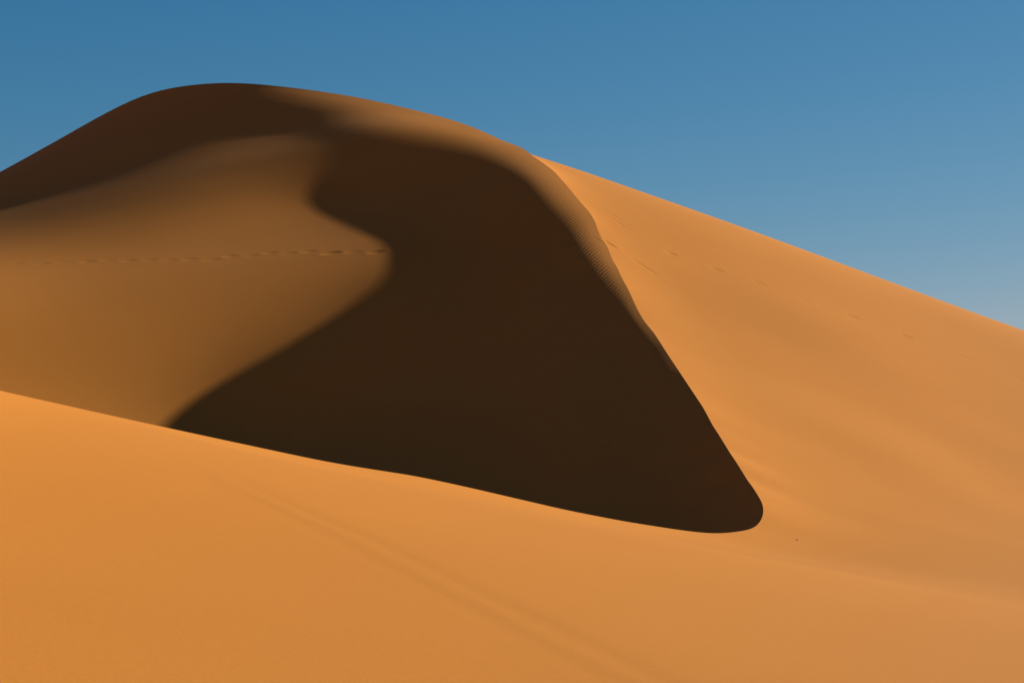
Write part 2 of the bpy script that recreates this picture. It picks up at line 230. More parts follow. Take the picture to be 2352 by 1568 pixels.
XW = unpack([
0, 0, 0, 0, 0, 0, 0, 0, 0, 0, 0, 0, 0, 0, 0, 0, 0, 0, 0, 0, 0, 0, 0, 0,
0, 0, 0, 0, 0, 0, 0, 0, 0, 0, 0, 0, 0, 0, 0, 0, 0, 0, 0, 0, 0, 0, 0, 0,
0, 0, 0, 0, 0, 0, 0, 0, 0, 0, 0, 0, 0, 0, 0, 0, 0, 0, 0, 0, 0, 0, 0, 0,
0, 0, 0, 0, 0, 0, 0, 0, 0, 0, 0, 0, 0, 0, 0, 0, 0, 0, 0, 0, 0, 0, 0, 0,
0, 0, 0, 0, 0, 0, 0, 0, 0, 0, 0, 0, 0, 0, 0, 0, 0, 0, 0, 0, 0, 0, 0, 0,
0, 0, 0, 0, 0, 0, 0, 0, 0, 0, 0, 0, 0, 0, 0, 0, 0, 0, 0, 0, 0, 0, 0, 0,
0, 0, 0, 0, 0, 0, 0, 0, 0, 0, 0, 0, 0, 0, 0, 0, 0, 0, 0, 0, 0, 0, 0, 0,
0, 0, 0, 0, 0, 0, 0, 0, 0, 0, 0, 0, 0, 0, 0, 0, 0, 0, 0, 0, 0, 0, 0, 0,
0, 0, 0, 0, 0, 0, 0, 0, 0, 0, 0, 0, 0, 0, 0, 0, 0, 0, 0, 0, 0, 0, 0, 0,
0, 0, 0, 0, 0, 0, 0, 0, 0, 0, 0, 0, 0, 0, 0, 0, 0, 0, 0, 0, 0, 0, 0, 0,
0, 0, 0, 0, 0, 0, 0, 0, 0, 0, 0, 0, 0, 0, 0, 0, 0, 0, 0, 0, 0, 0, 0, 0,
0, 0, 0, 0, 0, 0, 0, 0, 0, 0, 0, 0, 0, 0, 0, 0, 0, 0, 0, 0, 0, 0, 0, 0,
0, 0, 0, 0, 0, 0, 0, 0, 0, 0, 0, 0, 0, 0, 0, 0, 0, 0, 0, 0, 0, 0, 0, 0,
0, 0, 0, 0, 0, 0, 0, 0, 0, 0, 0, 0, 0, 0, 0, 0, 0, 0, 0, 0, 0, 0, 0, 0,
0, 0, 0, 0, 0, 0, 0, 0, 0, 0, 0, 0, 0, 0, 1, 3, 7, 12, 13, 9, 2, -5, -8, -7,
-5, 1, 5, 8, 6, 3, -4, -9, -13, -15, -14, -11, -10, -12, -15, -15, -8, 5, 24, 38, 44, 48, 51, 53,
49, 37, 18, -1, -12, -16, -17, -17, -17, -16, -15, -15, -13, -13, -13, -11, -11, -10, -9, -9, -7, -8, -6, -7,
-5, -6, -5, -4, -4, 0, 4, 8, 10, 12, 11, 10, 9, 9, 6, 1, -15, -45, -81, -109, -123, -128, -122, -104,
-69, -32, -7, 1, 3, 9, 24, 43, 58, 64, 65, 62, 61, 58, 56, 54, 50, 44, 32, 12, -7, -19, -25, -25,
-16, 3, 31, 51, 56, 42, 8, -35, -63, -70, -49, -6, 41, 76, 91, 96, 98, 91, 64, 4, -69, -117, -111, -63,
-2, 43, 64, 75, 91, 118, 152, 179, 181, 156, 114, 82, 68, 64, 50, 15, -41, -94, -124, -131, -127, -120, -107, -89,
-64, -41, -24, -14, -6, 0, 7, 13, 19, 23, 21, 17, 14, 17, 22, 30, 38, 46, 55, 65, 73, 83, 90, 89,
67, 26, -17, -42, -44, -36, -25, -16, -14, -16, -14, -10, -3, 2, 9, 22, 56, 127, 207, 251, 240, 195, 136, 74,
10, -58, -126, -198, -269, -341, -397, -405, -328, -192, -76, -19, -3, 0, 0, 0, 0, 0, 0, 0, 0, 0, 0, 0,
0, 0, 0, 0, 0, 0, 0, 0, 0, 0, 0, 0, 0, 0, 0, 0, 0, 0, 0, 0, 0, 0, 0, 0,
0, 0, 0, 0, 0, 0, 0, 0, 0, 0, 0, 0, 0, 0, 0, 0, 0, 0, 0, 0, 0, 0, 0, 0,
0, 0, 0, 0, 0, 0, 0, 0, 0, 0, 0, 0, 0, 0, 0, 0, 0, 0, 0, 0, 0, 0, 0, 0,
0, 0, 0, 0, 0, 0, 0, 0, 0, 0, 0, 0, 0, 0, 0, 0, 0, 0, 0, 0, 0, 0, 0, 0,
0, 0, 0, 0, 0, 0, 0, 0, 0, 0, 0, 0, 0, 0, 0, 0, 0, 0, 0, 0, 0, 0, 0, 0,
0, 0, 0, 0, 0, 0, 0, 0, 0, 0, 0, 0, 0, 0, 0, 0, 0, 0, 0, 0, 0, 0, 0, 0,
0, 0, 0, 0, 0, 0, 0, 0, 0, 0, 0, 0, 0, 0, 0, 0, 0, 0, 0, 0, 0, 0, 0, 0,
0, 0, 0, 0, 0, 0, 0, 0, 0, 0, 0, 0, 0, 0, 0, 0, 0, 0, 0, 0, 0, 0, 0, 0,
0, 0, 0, 0, 0, 0, 0, 0, 0, 0, 0, 0, 0, 0, 0, 0, 0, 0, 0, 0, 0, 0, 0, 0,
0, 0, 0, 0, 0, 0, 0, 0, 0, 0, 0, 0, 0, 0, 0, 0, 0, 0, 0, 0, 0, 0, 0, 0,
0, 0, 0, 0, 0, 0, 0, 0, 0, 0, 0, 0, 0, 0, 0, 0, 0, 0, 0, 0, 0, 0, 0, 0,
0, 0, 0, 0, 0, 0, 0, 0, 0, 0, 0, 0, 0, 0, 0, 0, 0, 0, 0, 0, 0, 0, 0, 0,
0, 0, 0, 0, 0, 0, 0, 0, 0, 0, 0, 0, 0, 0, 0, 0, 0, 0, 0, 0, 0, 0, 0, 0,
0, 0, 0, 0, 0, 0, 0, 0, 0, 0, 0, 0, 0, 0, 0, 0, 0, 0, 0, 0, 0, 0, 0, 0,
0, 0, 0, 0, 0, 0, 0, 0, 0, 0, 0, 0, 0, 0, 0, 0, 0, 0, 0, 0, 0, 0, 0, 0,
0, 0, 0, 0, 0, 0, 0, 0, 0, 0, 0, 0, 0, 0, 0, 0, 0, 0, 0, 0, 0, 0, 0, 0,
0, 0, 0, 0, 0, 0, 0, 0, 0, 0, 0, 0, 0, 0, 0, 0, 0, 0, 0, 0, 0, 0, 0, 0,
0, 0, 0, 0, 0, 0, 0, 0, 0, 0, 0, 0, 0, 0, 0, 0, 0, 0, 0, 0, 0, 0, 0, 0,
0, 0, 0, 0, 0, 0, 0, 0, 0, 0, 0, 0, 0, 0, 0, 0, 0, 0, 0, 0, 0, 0, 0, 0,
0, 0, 0, 0, 0, 0, 0, 0, 0, 0, 0, 0, 0, 0, 0, 0, 0, 0, 0, 0, 0, 0, 0, 0,
0, 0, 0, 0, 0, 0, 0, 0, 0, 0, 0, 0, 0, 0, 0, 0, 0, 0, 0, 0, 0, 0, 0, 0,
0, 0, 0, 0, 0, 0, 0, 0, 0, 0, 0, 0, 0, 0, 0, 0, 0, 0, 0, 0, 0, 0, 0, 0,
0, 0, 0, 0, 0, 0, 0, 0, 0, 0, 0, 0, 0, 0, 0, 0, 0, 0, 0, 0, 0, 0, 0, 0,
0, 0, 0, 0, 0, 0, 0, 0, 0, 0, 0, 0, 0, 0, 0, 0, 0, 0, 0, 0, 0, 0, 0, 0,
0, 0, 0, 0, 0, 0, 0, 0, 0, 0, 0, 0, 0, 0, 0, 0, 0, 0, 0, 0, 0, 0, 0, 0,
0, 0, 0, 0, 0, 0, 0, 0, 0, 0, 0, 0, 0, 0, 0, 0, 0, 0, 0, 0, 0, 0, 0, 0,
0, 0, 0, 0, 0, 0, 0, 0, 0, 0, 0, 0, 0, 0, 0, 0, 0, 0, 0, 0, 0, 0, 0, 0,
0, 0, 0, 0, 0, 0, 0, 0, 0, 0, 0, 0, 0, 0, 0, 0, 0, 0, 0, 0, 0, 0, 0, 0,
0, 0, 0, 0, 0, 0, 0, 0, 0, 0, 0, 0, 0, 0, 0, 0, 0, 0, 0, 0, 0, 0, 0, 0,
0, 0, 0, 0, 0, 0, 0, 0, 0, 0, 0, 0, 0, 0, 0, 0, 0, 0, 0, 0, 0, 0, 0, 0,
0, 0, 0, 0, 0, 0, 0, 0, 0, 0, 0, 0, 0, 0, 0, 0, 0, 0, 0, 0, 0, 0, 0, 0,
0, 0, 0, 0, 0, 0, 0, 0, 0, 0, 0, 0, 0, 0, 0, 0, 0, 0, 0, 0, 0, 0, 0, 0,
0, 0, 0, 0, 0, 0, 0, 0, 0, 0, 0, 0, 0, 0, 0, 0, 0, 0, 0, 0, 0, 0, 0, 0,
0, 0, 0, 0, 0, 0, 0, 0, 0, 0, 0, 0, 0, 0, 0, 0, 0, 0, 0, 0, 0, 0, 0, 0,
0, 0, 0, 0, 0, 0, 0, 0, 0, 0, 0, 0, 0, 0, 0, 0, 0, 0, 0, 0, 0, 0, 0, 0,
0, 0, 0, 0, 0, 0, 0, 0, 0, 0, 0, 0, 0, 0, 0, 0, 0, 0, 0, 0, 0, 0, 0, 0,
0, 0, 0, 0, 0, 0, 0, 0, 0, 0, 0, 0, 0, 0, 0, 0, 0, 0, 0, 0, 0, 0, 0, 0,
0, 0, 0, 0, 0, 0, 0, 0, 0, 0, 0, 0, 0, 0, 0, 0, 0, 0, 0, 0, 0, 0, 0, 0,
0, 0, 0, 0, 0, 0, 0, 0, 0, 0, 0, 0, 0, 0, 0, 0, 0, 0, 0, 0, 0, 0, 0, 0,
0, 0, 0, 0, 0, 0, 0, 0, 0, 0, 0, 0, 0, 0, 0, 0, 0, 0, 0, 0, 0, 0, 0, 0,
0, 0, 0, 0, 0, 0, 0, 0, 0, 0, 0, 0, 0, 0, 0, 0, 0, 0, 0, 0, 0, 0, 0, 0,
0, 0, 0, 0, 0, 0, 0, 0, 0, 0, 0, 0, 0, 0, 0, 0, 0, 0, 0, 0, 0, 0, 0, 0,
0, 0, 0, 0, 0, 0, 0, 0, 0, 0, 0, 0, 0, 0, 0, 0, 0, 0, 0, 0, 0, 0, 0, 0,
0, 0, 0, 0, 0, 0, 0, 0, 0, 0, 0, 0, 0, 0, 0, 0, 0, 0, 0, 0, 0, 0, 0, 0,
0, 0, 0, 0, 0, 0, 0, 0, 0, 0, 0, 0, 0, 0, 0, 0, 0, 0, 0, 0, 0, 0, 0, 0,
0, 0, 0, 0, 0, 0, 0, 0, 0, 0, 0, 0, 0, 0, 0, 0, 0, 0, 0, 0, 0, 0, 0, 0,
0, 0, 0, 0, 0, 0, 0, 0, 0, 0, 0, 0, 0, 0, 0, 0, 0, 0, 0, 0, 0, 0, 0, 0,
0, 0, 0, 0, 0, 0, 0, 0, 0, 0, 0, 0, 0, 0, 0, 0, 0, 0, 0, 0, 0, 0, 0, 0,
0, 0, 0, 0, 0, 0, 0, 0, 0, 0, 0, 0, 0, 0, 0, 0, 0, 0, 0, 0, 0, 0, 0, 0,
0, 0, 0, 0, 0, 0, 0, 0, 0, 0, 0, 0, 0, 0, 0, 0, 0, 0, 0, 0, 0, 0, 0, 0,
0, 0, 0, 0, 0, 0, 0, 0, 0, 0, 0, 0, 0, 0, 0, 0, 0, 0, 0, 0, 0, 0, 0, 0,
0, 0, 0, 0, 0, 0, 0, 0, 0, 0, 0, 0, 0, 0, 0, 0, 0, 0, 0, 0, 0, 0, 0, 0,
0, 0, 0, 0, 0, 0, 0, 0, 0, 0, 0, 0, 0, 0, 0, 0,
], 1e-4)            # small wobble of the crest edge
ZW = unpack([
0, 0, 0, 0, 0, 0, 0, 0, 0, 0, 0, 0, 0, 0, 0, 0, 0, 0, 0, 0, 0, 0, 0, 0,
0, 0, 0, 0, 0, 0, 0, 0, 0, 0, 0, 0, 0, 0, 0, 0, 0, 0, 0, 0, 0, 0, 0, 0,
0, 0, 0, 0, 0, 0, 0, 0, 0, 0, 0, 0, 0, 0, 0, 0, 0, 0, 0, 0, 0, 0, 0, 0,
0, 0, 0, 0, 0, 0, 0, 0, 0, 0, 0, 0, 0, 0, 0, 0, 0, 0, 0, 0, 0, 0, 0, 0,
0, 0, 0, 0, 0, 0, 0, 0, 0, 0, 0, 0, 0, 0, 0, 0, 0, 0, 0, 0, 0, 0, 0, 0,
0, 0, 0, 0, 0, 0, 0, 0, 0, 0, 0, 0, 0, 0, 0, 0, 0, 0, 0, 0, 0, 0, 0, 0,
0, 0, 0, 0, 0, 0, 0, 0, 0, 0, 0, 0, 0, 0, 0, 0, 0, 0, 0, 0, 0, 0, 0, 0,
0, 0, 0, 0, 0, 0, 0, 0, 0, 0, 0, 0, 0, 0, 0, 0, 0, 0, 0, 0, 0, 0, 0, 0,
0, 0, 0, 0, 0, 0, 0, 0, 0, 0, 0, 0, 0, 0, 0, 0, 0, 0, 0, 0, 0, 0, 0, 0,
0, 0, 0, 0, 0, 0, 0, 0, 0, 0, 0, 0, 0, 0, 0, 0, 0, 0, 0, 0, 0, 0, 0, 0,
0, 0, 0, 4, 16, 32, 30, 14, 0, -9, -17, -22, -25, -26, -25, -17, -4, 5, 6, 5, 3, 2, 0, -2,
0, 2, 2, 1, -1, -3, -4, -5, -5, -8, -12, -16, -21, -23, -15, 3, 18, 30, 45, 57, 62, 62, 48, 17,
-12, -22, -22, -25, -32, -33, -33, -30, -30, -29, -27, -25, -11, 10, 22, 18, 7, 2, 7, 14, 15, 13, 10, 7,
1, 0, 0, 1, 0, 0, 0, 0, 0, 0, 0, 0, 0, 0, 0, 0, 0, 0, 0, 0, 0, 0, 0, 0,
0, 0, 0, 0, 0, 0, 0, 0, 0, 0, 0, 0, 0, 0, 0, 0, 0, 0, 0, 0, 0, 0, 0, 0,
0, 0, 0, 0, 0, 0, 0, 0, 0, 0, 0, 0, 0, 0, 0, 0, 0, 0, 0, 0, 0, 0, 0, 0,
0, 0, 0, 0, 0, 0, 0, 0, 0, 0, 0, 0, 0, 0, 0, 0, 0, 0, 0, 0, 0, 0, 0, 0,
0, 0, 0, 0, 0, 0, 0, 0, 0, 0, 0, 0, 0, 0, 0, 0, 0, 0, 0, 0, 0, 0, 0, 0,
0, 0, 0, 0, 0, 0, 0, 0, 0, 0, 0, 0, 0, 0, 0, 0, 0, 0, 0, 0, 0, 0, 0, 0,
0, 0, 0, 0, 0, 0, 0, 0, 0, 0, 0, 0, 0, 0, 0, 0, 0, 0, 0, 0, 0, 0, 0, 0,
0, 0, 0, 0, 0, 0, 0, 0, 0, 0, 0, 0, 0, 0, 0, 0, 0, 0, 0, 0, 0, 0, 0, 0,
0, 0, 0, 0, 0, 0, 0, 0, 0, 0, 0, 0, 0, 0, 0, 0, 0, 0, 0, 0, 0, 0, 0, 0,
0, 0, 0, 0, 0, 0, 0, 0, 0, 0, 0, 0, 0, 0, 0, 0, 0, 0, 0, 0, 0, 0, 0, 0,
0, 0, 0, 0, 0, 0, 0, 0, 0, 0, 0, 0, 0, 0, 0, 0, 0, 0, 0, 0, 0, 0, 0, 0,
0, 0, 0, 0, 0, 0, 0, 0, 0, 0, 0, 0, 0, 0, 0, 0, 0, 0, 0, 0, 0, 0, 0, 0,
0, 0, 0, 0, 0, 0, 0, 0, 0, 0, 0, 0, 0, 0, 0, 0, 0, 0, 0, 0, 0, 0, 0, 0,
0, 0, 0, 0, 0, 0, 0, 0, 0, 0, 0, 0, 0, 0, 0, 0, 0, 0, 0, 0, 0, 0, 0, 0,
0, 0, 0, 0, 0, 0, 0, 0, 0, 0, 0, 0, 0, 0, 0, 0, 0, 0, 0, 0, 0, 0, 0, 0,
0, 0, 0, 0, 0, 0, 0, 0, 0, 0, 0, 0, 0, 0, 0, 0, 0, 0, 0, 0, 0, 0, 0, 0,
0, 0, 0, 0, 0, 0, 0, 0, 0, 0, 0, 0, 0, 0, 0, 0, 0, 0, 0, 0, 0, 0, 0, 0,
0, 0, 0, 0, 0, 0, 0, 0, 0, 0, 0, 0, 0, 0, 0, 0, 0, 0, 0, 0, 0, 0, 0, 0,
0, 0, 0, 0, 0, 0, 0, 0, 0, 0, 0, 0, 0, 0, 0, 0, 0, 0, 0, 0, 0, 0, 0, 0,
0, 0, 0, 0, 0, 0, 0, 0, 0, 0, 0, 0, 0, 0, 0, 0, 0, 0, 0, 0, 0, 0, 0, 0,
0, 0, 0, 0, 0, 0, 0, 0, 0, 0, 0, 0, 0, 0, 0, 0, 0, 0, 0, 0, 0, 0, 0, 0,
0, 0, 0, 0, 0, 0, 0, 0, 0, 0, 0, 0, 0, 0, 0, 0, 0, 0, 0, 0, 0, 0, 0, 0,
0, 0, 0, 0, 0, 0, 0, 0, 0, 0, 0, 0, 0, 0, 0, 0, 0, 0, 0, 0, 0, 0, 0, 0,
0, 0, 0, 0, 0, 0, 0, 0, 0, 0, 0, 0, 0, 0, 0, 0, 0, 0, 0, 0, 0, 0, 0, 0,
0, 0, 0, 0, 0, 0, 0, 0, 0, 0, 0, 0, 0, 0, 0, 0, 0, 0, 0, 0, 0, 0, 0, 0,
0, 0, 0, 0, 0, 0, 0, 0, 0, 0, 0, 0, 0, 0, 0, 0, 0, 0, 0, 0, 0, 0, 0, 0,
0, 0, 0, 0, 0, 0, 0, 0, 0, 0, 0, 0, 0, 0, 0, 0, 0, 0, 0, 0, 0, 0, 0, 0,
0, 0, 0, 0, 0, 0, 0, 0, 0, 0, 0, 0, 0, 0, 0, 0, 0, 0, 0, 0, 0, 0, 0, 0,
0, 0, 0, 0, 0, 0, 0, 0, 0, 0, 0, 0, 0, 0, 0, 0, 0, 0, 0, 0, 0, 0, 0, 0,
0, 0, 0, 0, 0, 0, 0, 0, 0, 0, 0, 0, 0, 0, 0, 0, 0, 0, 0, 0, 0, 0, 0, 0,
0, 0, 0, 0, 0, 0, 0, 0, 0, 0, 0, 0, 0, 0, 0, 0, 0, 0, 0, 0, 0, 0, 0, 0,
0, 0, 0, 0, 0, 0, 0, 0, 0, 0, 0, 0, 0, 0, 0, 0, 0, 0, 0, 0, 0, 0, 0, 0,
0, 0, 0, 0, 0, 0, 0, 0, 0, 0, 0, 0, 0, 0, 0, 0, 0, 0, 0, 0, 0, 0, 0, 0,
0, 0, 0, 0, 0, 0, 0, 0, 0, 0, 0, 0, 0, 0, 0, 0, 0, 0, 0, 0, 0, 0, 0, 0,
0, 0, 0, 0, 0, 0, 0, 0, 0, 0, 0, 0, 0, 0, 0, 0, 0, 0, 0, 0, 0, 0, 0, 0,
0, 0, 0, 0, 0, 0, 0, 0, 0, 0, 0, 0, 0, 0, 0, 0, 0, 0, 0, 0, 0, 0, 0, 0,
0, 0, 0, 0, 0, 0, 0, 0, 0, 0, 0, 0, 0, 0, 0, 0, 0, 0, 0, 0, 0, 0, 0, 0,
0, 0, 0, 0, 0, 0, 0, 0, 0, 0, 0, 0, 0, 0, 0, 0, 0, 0, 0, 0, 0, 0, 0, 0,
0, 0, 0, 0, 0, 0, 0, 0, 0, 0, 0, 0, 0, 0, 0, 0, 0, 0, 0, 0, 0, 0, 0, 0,
0, 0, 0, 0, 0, 0, 0, 0, 0, 0, 0, 0, 0, 0, 0, 0, 0, 0, 0, 0, 0, 0, 0, 0,
0, 0, 0, 0, 0, 0, 0, 0, 0, 0, 0, 0, 0, 0, 0, 0, 0, 0, 0, 0, 0, 0, 0, 0,
0, 0, 0, 0, 0, 0, 0, 0, 0, 0, 0, 0, 0, 0, 0, 0, 0, 0, 0, 0, 0, 0, 0, 0,
0, 0, 0, 0, 0, 0, 0, 0, 0, 0, 0, 0, 0, 0, 0, 0, 0, 0, 0, 0, 0, 0, 0, 0,
0, 0, 0, 0, 0, 0, 0, 0, 0, 0, 0, 0, 0, 0, 0, 0, 0, 0, 0, 0, 0, 0, 0, 0,
0, 0, 0, 0, 0, 0, 0, 0, 0, 0, 0, 0, 0, 0, 0, 0, 0, 0, 0, 0, 0, 0, 0, 0,
0, 0, 0, 0, 0, 0, 0, 0, 0, 0, 0, 0, 0, 0, 0, 0, 0, 0, 0, 0, 0, 0, 0, 0,
0, 0, 0, 0, 0, 0, 0, 0, 0, 0, 0, 0, 0, 0, 0, 0, 0, 0, 0, 0, 0, 0, 0, 0,
0, 0, 0, 0, 0, 0, 0, 0, 0, 0, 0, 0, 0, 0, 0, 0, 0, 0, 0, 0, 0, 0, 0, 0,
0, 0, 0, 0, 0, 0, 0, 0, 0, 0, 0, 0, 0, 0, 0, 0, 0, 0, 0, 0, 0, 0, 0, 0,
0, 0, 0, 0, 0, 0, 0, 0, 0, 0, 0, 0, 0, 0, 0, 0, 0, 0, 0, 0, 0, 0, 0, 0,
0, 0, 0, 0, 0, 0, 0, 0, 0, 0, 0, 0, 0, 0, 0, 0, 0, 0, 0, 0, 0, 0, 0, 0,
0, 0, 0, 0, 0, 0, 0, 0, 0, 0, 0, 0, 0, 0, 0, 0, 0, 0, 0, 0, 0, 0, 0, 0,
0, 0, 0, 0, 0, 0, 0, 0, 0, 0, 0, 0, 0, 0, 0, 0, 0, 0, 0, 0, 0, 0, 0, 0,
0, 0, 0, 0, 0, 0, 0, 0, 0, 0, 0, 0, 0, 0, 0, 0, 0, 0, 0, 0, 0, 0, 0, 0,
0, 0, 0, 0, 0, 0, 0, 0, 0, 0, 0, 0, 0, 0, 0, 0, 0, 0, 0, 0, 0, 0, 0, 0,
0, 0, 0, 0, 0, 0, 0, 0, 0, 0, 0, 0, 0, 0, 0, 0, 0, 0, 0, 0, 0, 0, 0, 0,
0, 0, 0, 0, 0, 0, 0, 0, 0, 0, 0, 0, 0, 0, 0, 0, 0, 0, 0, 0, 0, 0, 0, 0,
0, 0, 0, 0, 0, 0, 0, 0, 0, 0, 0, 0, 0, 0, 0, 0, 0, 0, 0, 0, 0, 0, 0, 0,
0, 0, 0, 0, 0, 0, 0, 0, 0, 0, 0, 0, 0, 0, 0, 0, 0, 0, 0, 0, 0, 0, 0, 0,
0, 0, 0, 0, 0, 0, 0, 0, 0, 0, 0, 0, 0, 0, 0, 0, 0, 0, 0, 0, 0, 0, 0, 0,
0, 0, 0, 0, 0, 0, 0, 0, 0, 0, 0, 0, 0, 0, 0, 0, 0, 0, 0, 0, 0, 0, 0, 0,
0, 0, 0, 0, 0, 0, 0, 0, 0, 0, 0, 0, 0, 0, 0, 0, 0, 0, 0, 0, 0, 0, 0, 0,
0, 0, 0, 0, 0, 0, 0, 0, 0, 0, 0, 0, 0, 0, 0, 0, 0, 0, 0, 0, 0, 0, 0, 0,
0, 0, 0, 0, 0, 0, 0, 0, 0, 0, 0, 0, 0, 0, 0, 0,
], 1e-4)
